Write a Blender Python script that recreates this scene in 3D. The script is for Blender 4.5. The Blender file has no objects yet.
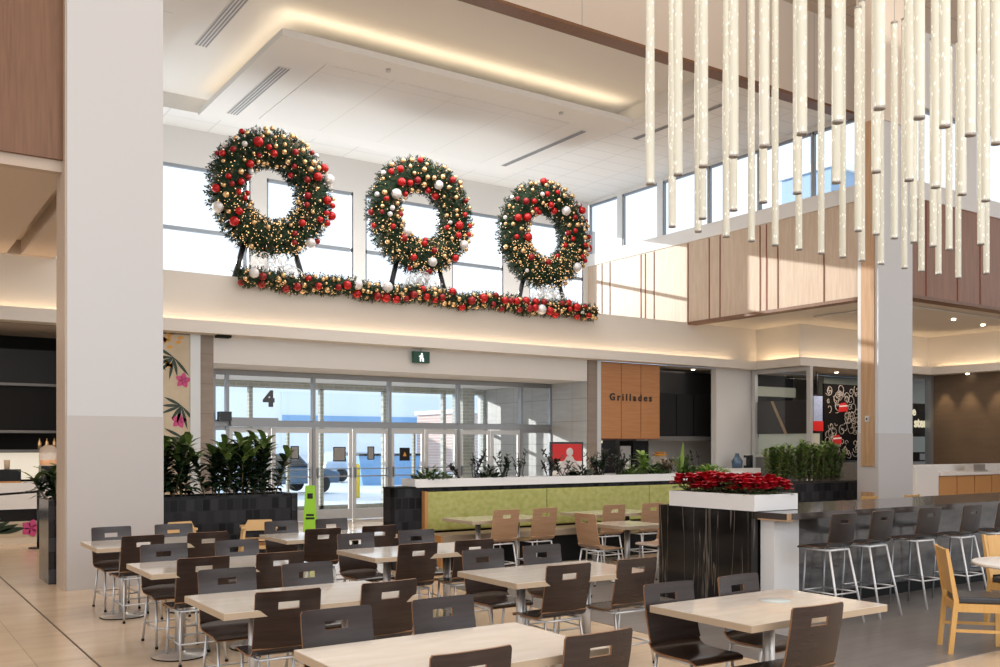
import bpy, bmesh, math, random
from mathutils import Vector, Matrix
R_ = math.radians
C = bpy.context.scene.collection
rnd = random.Random(7)

# ------------------------------------------------------------------ materials
def mat(name, col, rough=.5, metal=0, spec=.5, emit=None, es=0, tex=None, col2=None, scale=(1, 1, 1), k=1.0,
        bump=0, alpha=1, brick=None, coat=0):
    m = bpy.data.materials.new(name); m.use_nodes = True
    nt = m.node_tree; b = nt.nodes['Principled BSDF']
    def c4(c): return (c[0], c[1], c[2], 1)
    b.inputs['Base Color'].default_value = c4(col)
    b.inputs['Roughness'].default_value = rough
    b.inputs['Metallic'].default_value = metal
    b.inputs['Specular IOR Level'].default_value = spec
    b.inputs['Alpha'].default_value = alpha
    b.inputs['Coat Weight'].default_value = coat
    if emit is not None:
        b.inputs['Emission Color'].default_value = c4(emit); b.inputs['Emission Strength'].default_value = es
    if tex:
        tc = nt.nodes.new('ShaderNodeTexCoord'); mp = nt.nodes.new('ShaderNodeMapping')
        nt.links.new(tc.outputs['Object'], mp.inputs['Vector'])
        mp.inputs['Scale'].default_value = scale
        mix = nt.nodes.new('ShaderNodeMixRGB')
        mix.inputs['Color1'].default_value = c4(col); mix.inputs['Color2'].default_value = c4(col2)
        fac = None
        if tex in ('noise', 'wood', 'vein'):
            n = nt.nodes.new('ShaderNodeTexNoise'); n.inputs['Scale'].default_value = k
            n.inputs['Detail'].default_value = 5; n.inputs['Distortion'].default_value = .6 if tex != 'noise' else 0
            nt.links.new(mp.outputs['Vector'], n.inputs['Vector'])
            ramp = nt.nodes.new('ShaderNodeValToRGB')
            if tex == 'vein':
                e = ramp.color_ramp.elements
                e[0].position = .488; e[0].color = (0, 0, 0, 1); e[1].position = .5; e[1].color = (1, 1, 1, 1)
                x = ramp.color_ramp.elements.new(.512); x.color = (0, 0, 0, 1)
            else:
                ramp.color_ramp.elements[0].position = .3; ramp.color_ramp.elements[1].position = .7
            nt.links.new(n.outputs['Fac'], ramp.inputs['Fac']); fac = ramp.outputs['Color']
        elif tex == 'voro':
            n = nt.nodes.new('ShaderNodeTexVoronoi'); n.inputs['Scale'].default_value = k
            nt.links.new(mp.outputs['Vector'], n.inputs['Vector'])
            ramp = nt.nodes.new('ShaderNodeValToRGB'); ramp.color_ramp.elements[0].position = .12; ramp.color_ramp.elements[1].position = .3
            ramp.color_ramp.elements[0].color = (1, 1, 1, 1); ramp.color_ramp.elements[1].color = (0, 0, 0, 1)
            nt.links.new(n.outputs['Distance'], ramp.inputs['Fac']); fac = ramp.outputs['Color']
        if fac is not None:
            nt.links.new(fac, mix.inputs['Fac'])
            nt.links.new(mix.outputs['Color'], b.inputs['Base Color'])
            if emit is not None and tex == 'voro':
                mul = nt.nodes.new('ShaderNodeMath'); mul.operation = 'MULTIPLY_ADD'
                mul.inputs[1].default_value = es * 3; mul.inputs[2].default_value = es
                nt.links.new(fac, mul.inputs[0]); nt.links.new(mul.outputs[0], b.inputs['Emission Strength'])
            if bump:
                bp = nt.nodes.new('ShaderNodeBump'); bp.inputs['Strength'].default_value = bump
                nt.links.new(fac, bp.inputs['Height']); nt.links.new(bp.outputs['Normal'], b.inputs['Normal'])
    if brick:
        # brick = (plane, width, height, mortar, mortar colour, offset)
        plane, w, h, mo, mc, off = brick
        tc = nt.nodes.new('ShaderNodeTexCoord'); sx = nt.nodes.new('ShaderNodeSeparateXYZ'); cx = nt.nodes.new('ShaderNodeCombineXYZ')
        nt.links.new(tc.outputs['Object'], sx.inputs[0])
        nt.links.new(sx.outputs[plane[0].upper()], cx.inputs['X']); nt.links.new(sx.outputs[plane[1].upper()], cx.inputs['Y'])
        bt = nt.nodes.new('ShaderNodeTexBrick'); nt.links.new(cx.outputs[0], bt.inputs['Vector'])
        bt.offset = off; bt.inputs['Scale'].default_value = 1
        bt.inputs['Brick Width'].default_value = w; bt.inputs['Row Height'].default_value = h
        bt.inputs['Mortar Size'].default_value = mo; bt.inputs['Mortar Smooth'].default_value = .1
        bt.inputs['Color1'].default_value = c4(col); bt.inputs['Color2'].default_value = c4([c * .93 for c in col]) if tex else c4(col2 or col)
        bt.inputs['Mortar'].default_value = c4(mc)
        if tex and fac is not None:
            mm = nt.nodes.new('ShaderNodeMixRGB'); mm.blend_type = 'MULTIPLY'; mm.inputs['Fac'].default_value = .5
            nt.links.new(bt.outputs['Color'], mm.inputs['Color1'])
            mix.inputs['Color1'].default_value = (1, 1, 1, 1); mix.inputs['Color2'].default_value = (.72, .7, .68, 1)
            nt.links.new(mix.outputs['Color'], mm.inputs['Color2']); nt.links.new(mm.outputs['Color'], b.inputs['Base Color'])
        else:
            nt.links.new(bt.outputs['Color'], b.inputs['Base Color'])
    return m

def glass(name, tint=(.93, .97, 1), refl=.12):
    m = bpy.data.materials.new(name); m.use_nodes = True; nt = m.node_tree
    for n in list(nt.nodes): nt.nodes.remove(n)
    o = nt.nodes.new('ShaderNodeOutputMaterial'); t = nt.nodes.new('ShaderNodeBsdfTransparent'); g = nt.nodes.new('ShaderNodeBsdfGlossy')
    mx = nt.nodes.new('ShaderNodeMixShader'); lw = nt.nodes.new('ShaderNodeLayerWeight'); pw = nt.nodes.new('ShaderNodeMath'); pw.operation = 'POWER'; pw.inputs[1].default_value = 4; fr = nt.nodes.new('ShaderNodeMath'); fr.operation = 'MULTIPLY_ADD'; fr.inputs[1].default_value = .7; fr.inputs[2].default_value = .04; nt.links.new(lw.outputs['Facing'], pw.inputs[0]); nt.links.new(pw.outputs[0], fr.inputs[0])
    t.inputs['Color'].default_value = (*tint, 1); g.inputs['Roughness'].default_value = .02
    nt.links.new(fr.outputs[0], mx.inputs['Fac']); nt.links.new(t.outputs[0], mx.inputs[1]); nt.links.new(g.outputs[0], mx.inputs[2])
    nt.links.new(mx.outputs[0], o.inputs['Surface']); return m

M = {}
M['white'] = mat('white_paint', (.74, .72, .70), .55)
M['warmwhite'] = mat('warm_white_paint', (.72, .68, .63), .6)
M['ceil'] = mat('ceiling_paint', (.80, .78, .75), .8)
M['ceil_tile'] = mat('ceiling_tile', (.80, .79, .77), .85, brick=('xy', 1.2, .6, .012, (.62, .61, .6), 0))
M['ceil_tan'] = mat('high_ceiling_tile', (.60, .49, .40), .85, brick=('xy', 1.2, 1.2, .015, (.42, .36, .32), 0))
M['bulk'] = mat('bulkhead_beige', (.66, .56, .47), .7, brick=('xz', 2.2, 30, .012, (.45, .39, .35), 0))
M['pillar'] = mat('pillar_paint', (.58, .575, .58), .5)
M['pillar_low'] = mat('pillar_wainscot', (.49, .455, .435), .35)
M['pillar_side'] = mat('pillar_side_tan', (.50, .40, .32), .45)
M['oak'] = mat('pale_oak', (.50, .37, .265), .45, tex='wood', col2=(.60, .47, .36), scale=(6, 6, .5), k=3)
M['reveal'] = mat('dark_red_reveal', (.22, .07, .04), .6)
M['walnut'] = mat('red_brown_wood', (.20, .075, .026), .4, tex='wood', col2=(.28, .115, .045), scale=(6, 6, .4), k=3)
M['tanwood'] = mat('tan_wood', (.38, .22, .11), .45, tex='wood', col2=(.50, .31, .17), scale=(8, 8, .5), k=3)
M['fasciawood'] = mat('fascia_wood', (.15, .064, .026), .45, tex='wood', col2=(.21, .098, .044), scale=(9, 9, .5), k=3)
M['grillwood'] = mat('orange_brown_wood', (.42, .175, .055), .4, tex='wood', col2=(.50, .225, .08), scale=(.5, 3, 8), k=3)
M['alu'] = mat('anodised_frame', (.30, .31, .32), .35, .5)
M['alu_light'] = mat('light_frame', (.58, .58, .57), .4, .4)
M['winframe'] = mat('window_frame', (.28, .31, .35), .4, .3)
M['winwhite'] = mat('white_window_frame', (.72, .74, .76), .5)
M['glass'] = glass('clear_glass')
M['black'] = mat('black_gloss', (.012, .012, .014), .25)
M['dark'] = mat('dark_panel', (.012, .012, .013), .5, spec=.25)
M['blackm'] = mat('black_matt', (.012, .012, .012), .8, spec=.2)
M['floor'] = mat('beige_floor_tile', (.78, .60, .42), .2, tex='noise', col2=(.5, .4, .3), scale=(.8, 2.5, 1), k=1.6, brick=('xy', 1.2, 1.2, .004, (.50, .39, .28), 0), coat=.1)
M['floorgrey'] = mat('grey_plank_floor', (.22, .195, .18), .3, tex='noise', col2=(.33, .3, .28), scale=(.8, 5, 1), k=2, brick=('xy', 1.2, .2, .004, (.12, .11, .10), .4))
M['joint'] = mat('dark_joint', (.10, .07, .05), .6)
M['stone'] = mat('taupe_stone', (.30, .245, .20), .5, tex='noise', col2=(.36, .3, .25), scale=(1, 1, 6), k=2, brick=('xz', 1.2, .6, .006, (.2, .16, .13), 0))
M['stonegrey'] = mat('grey_stone', (.54, .54, .53), .45, tex='noise', col2=(.5, .5, .5), scale=(2, 1, 8), k=1.5, brick=('yz', .9, .6, .008, (.3, .3, .3), 0))
M['browntile'] = mat('brown_wall_tile', (.15, .10, .062), .5, tex='noise', col2=(.19, .13, .085), scale=(1, 1, 6), k=2, brick=('yz', .9, .15, .005, (.12, .085, .055), .5))
M['tile_black'] = mat('black_relief_tile', (.03, .03, .034), .45, brick=('xz', .11, .17, .008, (.02, .02, .023), .5), col2=(.001, .001, .0015), spec=.2)
M['tile_black_side'] = mat('black_relief_tile_side', (.05, .05, .056), .18, brick=('yz', .13, .2, .012, (.012, .012, .014), .5), col2=(.012, .012, .014))
M['green'] = mat('green_vinyl', (.33, .33, .075), .5, tex='noise', col2=(.46, .45, .16), scale=(1, 1, 1.3), k=11)
M['woodedge'] = mat('orange_wood_edge', (.50, .24, .08), .4)
M['benchseat'] = mat('beige_bench_seat', (.40, .31, .22), .5)
M['whitelam'] = mat('white_laminate', (.80, .78, .76), .35)
M['tabletop'] = mat('light_stone_tabletop', (.72, .64, .54), .11, tex='noise', col2=(.80, .74, .66), scale=(1, 3, 1), k=4, coat=.3)
M['tableedge'] = mat('tan_table_edge', (.47, .36, .25), .4)
M['chrome'] = mat('brushed_steel', (.60, .57, .54), .38, .75)
M['frame'] = mat('satin_chair_frame', (.60, .60, .60), .35, .8)
M['whiteframe'] = mat('pale_metal_frame', (.78, .78, .78), .35, .4)
M['wenge'] = mat('dark_wenge_ply', (.022, .012, .009), .24, tex='wood', col2=(.036, .021, .016), scale=(1, 4, 12), k=4, spec=.42)
M['stoolply'] = mat('near_black_ply', (.013, .008, .007), .3)
M['stooledge'] = mat('stool_ply_edge', (.10, .05, .025), .5)
M['plyedge'] = mat('orange_ply_edge', (.26, .125, .055), .5)
M['tanply'] = mat('tan_ply', (.36, .20, .105), .35, tex='wood', col2=(.44, .26, .15), scale=(1, 4, 12), k=4)
M['tanedge'] = mat('tan_ply_edge', (.55, .33, .17), .5)
M['maple'] = mat('orange_maple', (.62, .33, .09), .35, tex='wood', col2=(.70, .41, .14), scale=(10, 10, 1), k=3)
M['lightwood'] = mat('light_beech', (.68, .43, .19), .45)
M['pad'] = mat('black_vinyl_pad', (.035, .037, .042), .35)
M['marble'] = mat('black_marble', (.007, .0065, .0065), .1, tex='vein', col2=(.15, .125, .105), scale=(2.2, 2.2, .09), k=2.2)
M['marblebar'] = mat('grey_bar_stone', (.035, .033, .032), .08, tex='noise', col2=(.12, .11, .105), scale=(1, 1, 3), k=3)
M['bartop'] = mat('dark_bar_top', (.055, .042, .036), .14)
M['leaf'] = mat('leaf_green', (.035, .075, .016), .4, tex='noise', col2=(.075, .14, .03), scale=(3, 3, 3), k=2)
M['leafdark'] = mat('leaf_dark_green', (.012, .03, .010), .4)
M['leafbright'] = mat('leaf_bright_green', (.14, .27, .035), .45, tex='noise', col2=(.26, .38, .07), scale=(3, 3, 3), k=3)
M['leafyellow'] = mat('leaf_mid_green', (.06, .12, .022), .45, tex='noise', col2=(.18, .26, .06), scale=(3, 3, 3), k=2)
M['twig'] = mat('dark_twig', (.03, .025, .02), .7)
M['stem'] = mat('plant_stem', (.12, .09, .04), .7)
M['soil'] = mat('soil', (.03, .022, .016), .9)
M['red'] = mat('red_bauble', (.50, .012, .012), .22, .25)
M['redd'] = mat('dark_red_bauble', (.30, .008, .012), .3, .2)
M['gold'] = mat('gold_bauble', (.80, .52, .26), .22, .7)
M['silver'] = mat('silver_glitter_bauble', (.78, .76, .76), .4, .2)
M['fir'] = mat('fir_needles', (.008, .026, .010), .8, tex='noise', col2=(.02, .055, .018), scale=(1, 1, 1), k=6)
M['firwarm'] = mat('fir_tips', (.10, .07, .03), .6)
M['fairy'] = mat('warm_fairy_light', (.9, .6, .3), .4, emit=(1, .62, .28), es=1.1)
M['poin'] = mat('poinsettia_red', (.60, .008, .022), .5, tex='noise', col2=(.38, .005, .016), scale=(5, 5, 5), k=2)
M['wire'] = mat('white_wire', (.8, .78, .76), .35, .2)
M['rod'] = mat('bubble_crystal', (.80, .78, .66), .2, tex='voro', col2=(1, .98, .90), scale=(1, 1, .45), k=24, emit=(1, .96, .84), es=.07, alpha=.86)
M['rodcap'] = mat('pendant_cap', (.42, .40, .37), .3, .6)
M['cord'] = mat('thin_cord', (.35, .33, .32), .5)
M['led'] = mat('downlight_lens', (1, .9, .75), .4, emit=(1, .85, .65), es=9)
M['vent'] = mat('vent_grey', (.30, .30, .31), .5)
M['exitgreen'] = mat('exit_green', (.006, .045, .028), .4, emit=(.01, .25, .12), es=.05)
M['exitwhite'] = mat('exit_white', (.9, .95, .92), .4, emit=(.9, 1, .95), es=.9)
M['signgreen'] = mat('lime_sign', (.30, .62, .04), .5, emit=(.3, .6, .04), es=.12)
M['signred'] = mat('poster_red', (.62, .02, .02), .4)
M['text_grey'] = mat('grey_lettering', (.09, .09, .095), .4)
M['text_black'] = mat('black_lettering', (.01, .008, .006), .4)
M['text_glow'] = mat('lit_lettering', (1, .9, .65), .4, emit=(1, .88, .6), es=.5)
M['snow'] = mat('snowy_asphalt', (.74, .77, .82), .7, tex='noise', col2=(.85, .88, .93), scale=(.1, .3, 1), k=1.5)
M['blueb'] = mat('blue_facade', (.84, .90, .96), .6)
M['blueroof'] = mat('blue_grey_roof', (.28, .42, .60), .6)
M['blued'] = mat('strong_blue', (.22, .42, .68), .5)
M['whitewall'] = mat('white_facade', (.93, .95, .97), .6)
M['brick'] = mat('pink_brick', (.62, .45, .38), .8, brick=('xz', .6, .2, .02, (.75, .65, .6), .5), col2=(.55, .38, .32))
M['brickgrey'] = mat('pale_brick', (.50, .51, .46), .8, brick=('xz', .3, .1, .012, (.62, .63, .58), .5), col2=(.42, .44, .38))
M['yellow'] = mat('yellow_paint', (.85, .6, .03), .5)
M['carblue'] = mat('slate_car_paint', (.10, .16, .24), .25, .4)
M['carwhite'] = mat('white_car_paint', (.6, .64, .7), .25, .2)
M['carglass'] = mat('car_glass', (.02, .03, .04), .1)
M['tyre'] = mat('tyre', (.02, .02, .02), .8)
M['paper'] = mat('paper_grey', (.30, .29, .28), .6)
M['browndark'] = mat('dark_brown_panel', (.04, .026, .02), .4)
M['muralblack'] = mat('mural_black', (.008, .007, .007), .9, spec=.1)
M['muraltan'] = mat('mural_tan', (.50, .40, .27), .5, tex='noise', col2=(.62, .53, .40), scale=(1, 1, 1), k=2)
M['orange'] = mat('mural_orange', (.72, .34, .05), .5)
M['pink'] = mat('mural_pink', (.55, .06, .20), .5)
M['cream'] = mat('cream_enamel', (.72, .62, .48), .4)
M['backlit'] = mat('backlit_panel', (.8, .72, .6), .5, emit=(1, .88, .7), es=.55)
M['shopgrey'] = mat('shop_grey', (.16, .155, .15), .5)
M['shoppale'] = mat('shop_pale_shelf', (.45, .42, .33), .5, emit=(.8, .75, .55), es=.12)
M['juice'] = mat('orange_juice', (.85, .3, .02), .3, emit=(1, .4, .05), es=.3)
M['clearplastic'] = mat('clear_plastic', (.75, .66, .58), .1, alpha=.45)
M['cup'] = mat('paper_cup', (.5, .38, .28), .6)
M['screen'] = mat('menu_screen', (.1, .12, .2), .3, tex='noise', col2=(.35, .4, .55), scale=(6, 6, 12), k=6, emit=(.25, .3, .45), es=.3)

# ------------------------------------------------------------------ geometry helpers
class MB:
    def __init__(s): s.bm = bmesh.new()
    def _f(s, vs, mi):
        try:
            f = s.bm.faces.new(vs); f.material_index = mi; return f
        except ValueError: return None
    def box(s, x0, x1, y0, y1, z0, z1, mi=0, mat4=None):
        v = [s.bm.verts.new(mat4 @ Vector(p) if mat4 else p) for p in ((x0, y0, z0), (x1, y0, z0), (x1, y1, z0), (x0, y1, z0), (x0, y0, z1), (x1, y0, z1), (x1, y1, z1), (x0, y1, z1))]
        for q in ((3, 2, 1, 0), (4, 5, 6, 7), (0, 1, 5, 4), (1, 2, 6, 5), (2, 3, 7, 6), (3, 0, 4, 7)):
            s._f([v[i] for i in q], mi)
        return s
    def poly(s, pts, mi=0):
        s._f([s.bm.verts.new(p) for p in pts], mi); return s
    def tube(s, p, q, r, seg=8, r2=None, mi=0, cap=True):
        p = Vector(p); q = Vector(q); d = (q - p)
        if d.length < 1e-6: return s
        d.normalize(); u = d.orthogonal().normalized(); w = d.cross(u); r2 = r if r2 is None else r2
        a = [s.bm.verts.new(p + (u * math.cos(t) + w * math.sin(t)) * r) for t in [2 * math.pi * i / seg for i in range(seg)]]
        b = [s.bm.verts.new(q + (u * math.cos(t) + w * math.sin(t)) * r2) for t in [2 * math.pi * i / seg for i in range(seg)]]
        for i in range(seg):
            f = s._f([a[i], a[(i + 1) % seg], b[(i + 1) % seg], b[i]], mi)
            if f and seg > 5: f.smooth = True
        if cap: s._f(a[::-1], mi); s._f(b, mi)
        return s
    def path(s, pts, r, seg=6, mi=0):
        for a, b in zip(pts, pts[1:]): s.tube(a, b, r, seg, mi=mi)
        return s
    def ball(s, c, r, sub=1, mi=0, sc=(1, 1, 1)):
        m = Matrix.Translation(c) @ Matrix.Diagonal((r * sc[0], r * sc[1], r * sc[2], 1))
        g = bmesh.ops.create_icosphere(s.bm, subdivisions=sub, radius=1, matrix=m)
        for v in g['verts']:
            for f in v.link_faces: f.material_index = mi; f.smooth = True
        return s
    def lathe(s, prof, seg=20, mi=0, c=(0, 0, 0)):
        rings = []
        for r, z in prof:
            rings.append([s.bm.verts.new((c[0] + max(r, 1e-4) * math.cos(2 * math.pi * i / seg), c[1] + max(r, 1e-4) * math.sin(2 * math.pi * i / seg), c[2] + z)) for i in range(seg)])
        for a, b in zip(rings, rings[1:]):
            for i in range(seg):
                f = s._f([a[i], a[(i + 1) % seg], b[(i + 1) % seg], b[i]], mi)
                if f: f.smooth = True
        return s
    def prism(s, pts, axis, a0, a1, mi=0):
        def P(p, t): return {'y': (p[0], t, p[1]), 'x': (t, p[0], p[1]), 'z': (p[0], p[1], t)}[axis]
        A = [s.bm.verts.new(P(p, a0)) for p in pts]; B = [s.bm.verts.new(P(p, a1)) for p in pts]
        n = len(pts); s._f(A[::-1], mi); s._f(B, mi)
        for i in range(n): s._f([A[i], A[(i + 1) % n], B[(i + 1) % n], B[i]], mi)
        return s
    def strip(s, A, za, B, zb, mi=0):
        a = [s.bm.verts.new((p[0], p[1], za)) for p in A]; b = [s.bm.verts.new((p[0], p[1], zb)) for p in B]
        for i in range(len(A) - 1): s._f([a[i], a[i + 1], b[i + 1], b[i]], mi)
        return s
    def leaf(s, base, d, length, width, droop=.3, mi=0, seg=3):
        base = Vector(base); d = Vector(d).normalized()
        side = d.cross(Vector((0, 0, 1)))
        if side.length < .05: side = Vector((1, 0, 0))
        side.normalize(); prev = None; p = base.copy(); dd = d.copy()
        for i in range(seg + 1):
            t = i / seg; w = width * math.sin(math.pi * (.12 + .88 * t)) * .5 if i < seg else .0008
            a = s.bm.verts.new(p - side * w); b = s.bm.verts.new(p + side * w)
            if prev: s._f([prev[0], prev[1], b, a], mi)
            prev = (a, b); p = p + dd * (length / seg); dd = (dd + Vector((0, 0, -droop / seg))).normalized()
        return s
    def build(s, name, mats, parent=None, loc=None, rotz=0, bevel=0, fix=True):
        if fix: bmesh.ops.recalc_face_normals(s.bm, faces=s.bm.faces)
        me = bpy.data.meshes.new(name); s.bm.to_mesh(me); s.bm.free()
        for m in (mats if isinstance(mats, (list, tuple)) else [mats]): me.materials.append(M[m] if isinstance(m, str) else m)
        return link(name, me, parent, loc, rotz, bevel)

def link(name, me, parent=None, loc=None, rotz=0, bevel=0):
    o = bpy.data.objects.new(name, me); C.objects.link(o)
    if parent: o.parent = parent
    if loc is not None: o.location = loc
    if rotz: o.rotation_euler = (0, 0, rotz)
    if bevel:
        b = o.modifiers.new('bevel', 'BEVEL'); b.width = bevel; b.segments = 2; b.limit_method = 'ANGLE'
    return o
def thing(name, label, cat, loc=(0, 0, 0), rotz=0, group=None):
    o = bpy.data.objects.new(name, None); C.objects.link(o); o.empty_display_size = .1
    o.location = loc; o.rotation_euler = (0, 0, rotz)
    return tag(o, label, cat, group)
def tag(o, label, cat, group=None, kind=None):
    o['label'] = label; o['category'] = cat
    if group: o['group'] = group
    if kind: o['kind'] = kind
    return o
def struct(mb, name, mats, parent=None, **k):
    o = mb.build(name, mats, parent, **k)
    if parent is None: o['kind'] = 'structure'
    return o
def dup(root, loc, rotz, label=None, group=None):
    r = root.copy(); C.objects.link(r); r.location = loc; r.rotation_euler = (0, 0, rotz)
    if label: r['label'] = label
    if group: r['group'] = group
    for ch in list(root.children):
        c = ch.copy(); C.objects.link(c); c.parent = r
        for g in list(ch.children):
            d = g.copy(); C.objects.link(d); d.parent = c
    return r
def text(name, body, size, loc, mat_, parent=None, extrude=.01, rot=(R_(90), 0, 0), spacing=1, bold=0, align='CENTER'):
    cu = bpy.data.curves.new(name, 'FONT'); cu.body = body; cu.size = size; cu.extrude = extrude
    cu.space_character = spacing; cu.align_x = align; cu.align_y = 'CENTER'; cu.offset = bold; cu.resolution_u = 3
    o = bpy.data.objects.new('tmp', cu); C.objects.link(o)
    bpy.context.view_layer.update()
    me = bpy.data.meshes.new_from_object(o.evaluated_get(bpy.context.evaluated_depsgraph_get()))
    bpy.data.objects.remove(o); me.materials.clear(); me.materials.append(M[mat_])
    r = link(name, me, parent, loc); r.rotation_euler = rot; return r

# ------------------------------------------------------------------ camera
EYE = 1.75
YAW = 34.12
cam = bpy.data.cameras.new('camera'); co = bpy.data.objects.new('camera', cam); C.objects.link(co)
co.location = (0, 0, EYE); co.rotation_euler = (R_(90), 0, -R_(YAW))
cam.sensor_width = 36; cam.lens = 34.27; cam.shift_y = .1125; cam.clip_end = 500
bpy.context.scene.camera = co

# ------------------------------------------------------------------ setting
YG = 20.76      # entrance glazing
YF = 19.17      # shop front line
YB = 19.08      # front of the high ledge
YW = 23.5       # wall of tall windows above the entrance
XW = 19.3       # wood panelled right wall
YR = 12.75      # its return to the right
ZL = 5.2
b = MB(); b.poly([(-16, -10, 0), (34, -10, 0), (34, 24, 0), (-16, 24, 0)]); struct(b, 'floor', 'floor')
b = MB(); b.box(6.1, 30, 4.35, 10.3, 0, .004); struct(b, 'floor_bar', 'floorgrey')
b = MB(); b.box(1.60, 1.615, -2, 19, 0, .003); b.box(-14, 1.6, 14.25, 14.262, 0, .003); struct(b, 'trim_1', 'joint')

# ledge block above entrance, and band
FP = [(-16, 18.76), (21.75, 18.76), (21.6, 17.1), (27.9, 17.1), (27.9, 6)]
FI = [(-16, 18.86), (21.85, 18.86), (21.7, 17.2), (28.0, 17.2), (28.0, 6)]
BP = [(-16, YB), (22.1, YB), (21.95, 17.42), (28.25, 17.42), (28.25, 6)]
SP = [(-16, YF + .02), (22.17, YF + .02), (22.05, 17.5), (28.35, 17.5), (28.35, 6)]
b = MB(); b.strip(BP[1:], 4.0, BP[1:], ZL); struct(b, 'wall_band_right', 'warmwhite', fix=False)
b = MB(); b.strip(BP[:2], 4.0, BP[:2], ZL)
b.poly([(-16, YB, ZL), (XW, YB, ZL), (XW, YW, ZL), (-16, YW, ZL)])
struct(b, 'wall_band', 'warmwhite', fix=False)
b = MB(); b.strip(FP, 3.98, FP, 4.22); b.strip(FP, 4.22, FI, 4.22); b.strip(FI, 4.22, FI, 4.08); b.strip(FI, 4.08, BP, 4.08); b.strip(FP, 3.98, SP, 3.98)
struct(b, 'trim_2', 'warmwhite', fix=False)
# entrance bulkhead + vestibule ceiling + side stone wall
b = MB(); b.box(5.95, 15.72, YF, YF + .15, 3.43, 3.98); struct(b, 'wall_bulkhead', 'white')
b = MB(); b.box(5.0, 15.9, YF + .12, 24.4, 3.44, 3.5); struct(b, 'ceiling_vestibule', 'ceil')
b = MB(); b.box(15.72, 15.82, YF + .03, 24.4, 0, 3.46); struct(b, 'wall_vestibule_right', 'stonegrey')
b = MB(); b.box(5.2, 5.99, YF - .02, YF + .6, 0, 3.98); struct(b, 'wall_pilaster_left', 'stone')
b = MB(); b.box(15.74, 16.02, YF - .02, YF + .5, 0, 3.98); struct(b, 'wall_pilaster_right', 'stone')
b = MB(); b.box(16.02, 16.15, YF - .05, YF + .4, 0, 3.98); struct(b, 'trim_3', 'alu_light')
b = MB(); b.box(5.52, 5.72, YF - .05, YF - .02, 0, 3.98); struct(b, 'trim_4', 'alu_light')

# wall of windows behind the wreaths
panes = [(3.2, 8.3), (8.72, 11.14), (11.5, 13.9), (14.25, 16.05), (17.0, 19.12)]
b = MB(); b.box(2.3, XW, YW, YW + .25, 8.6, 9.55)
prev = 2.3
for x0, x1 in panes: b.box(prev, x0, YW, YW + .25, ZL, 8.6); prev = x1
b.box(prev, XW + .3, YW, YW + .25, ZL, 8.6)
b.box(-16, XW + .3, YW, YW + .25, 3.5, ZL)
struct(b, 'wall_back', 'white')
for i, (x0, x1) in enumerate(panes):
    b = MB(); f = .05
    for a0, a1, c0, c1 in ((x0, x1, 8.52, 8.6), (x0, x0 + f, ZL, 8.6), (x1 - f, x1, ZL, 8.6), (x0, x1, 7.0, 7.09)): b.box(a0, a1, YW + .02, YW + .1, c0, c1)
    if i == 0: b.box(8.1, 8.2, YW + .02, YW + .1, ZL, 8.6)
    w = struct(b, 'window_%d' % (i + 1), 'winframe')
    g = MB(); g.poly([(x0, YW + .06, ZL), (x1, YW + .06, ZL), (x1, YW + .06, 8.6), (x0, YW + .06, 8.6)]); g.build('pane', 'glass', w)

# right wood panelled wall with strip window
b = MB(); b.box(XW, XW + .25, YR, YW, ZL, 7.45); struct(b, 'wall_right', 'oak')
b = MB()
for y in (22.81, 22.43, 21.03, 20.84, 20.47, 19.1, 18.3, 17.91, 16.54, 16.33, 15.97, 14.59): b.box(XW - .012, XW, y - .017, y + .017, ZL + .02, 7.42)
struct(b, 'trim_5', 'reveal')
b = MB(); b.box(XW - .04, XW + .3, YR - .04, YB, ZL - .06, ZL + .015); b.box(XW + .3, 34, YR - .04, YR + .3, ZL - .06, ZL + .015); struct(b, 'trim_6', 'fasciawood')
b = MB(); b.box(XW - .03, XW + .25, YR, YW, 7.45, 7.82); b.box(XW, XW + .25, YR, YW, 9.4, 11.4); struct(b, 'wall_right_upper', 'white')
b = MB(); b.box(XW - .02, XW + .25, YR, 13.6, 7.45, 11.4); struct(b, 'wall_right_pier', 'fasciawood')
wy = [23.45, 21.87, 20.12, 18.35, 16.61, 14.94, 13.6]
for i in range(6):
    y1, y0 = wy[i], wy[i + 1]; b = MB()
    b.box(XW + .02, XW + .1, y0, y0 + .05, 7.82, 9.4); b.box(XW + .02, XW + .1, y1 - .05, y1, 7.82, 9.4); b.box(XW + .02, XW + .1, y0, y1, 9.34, 9.4)
    b.box(XW - .0, XW + .02, y0 - .0, y0 + .22 * (i < 2) + .01, 7.82, 9.4, 1)
    w = struct(b, 'window_%d' % (i + 6), ['winframe', 'winwhite'])
    g = MB(); g.poly([(XW + .06, y0, 7.82), (XW + .06, y1, 7.82), (XW + .06, y1, 9.4), (XW + .06, y0, 9.4)]); g.build('pane', 'glass', w)
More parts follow.
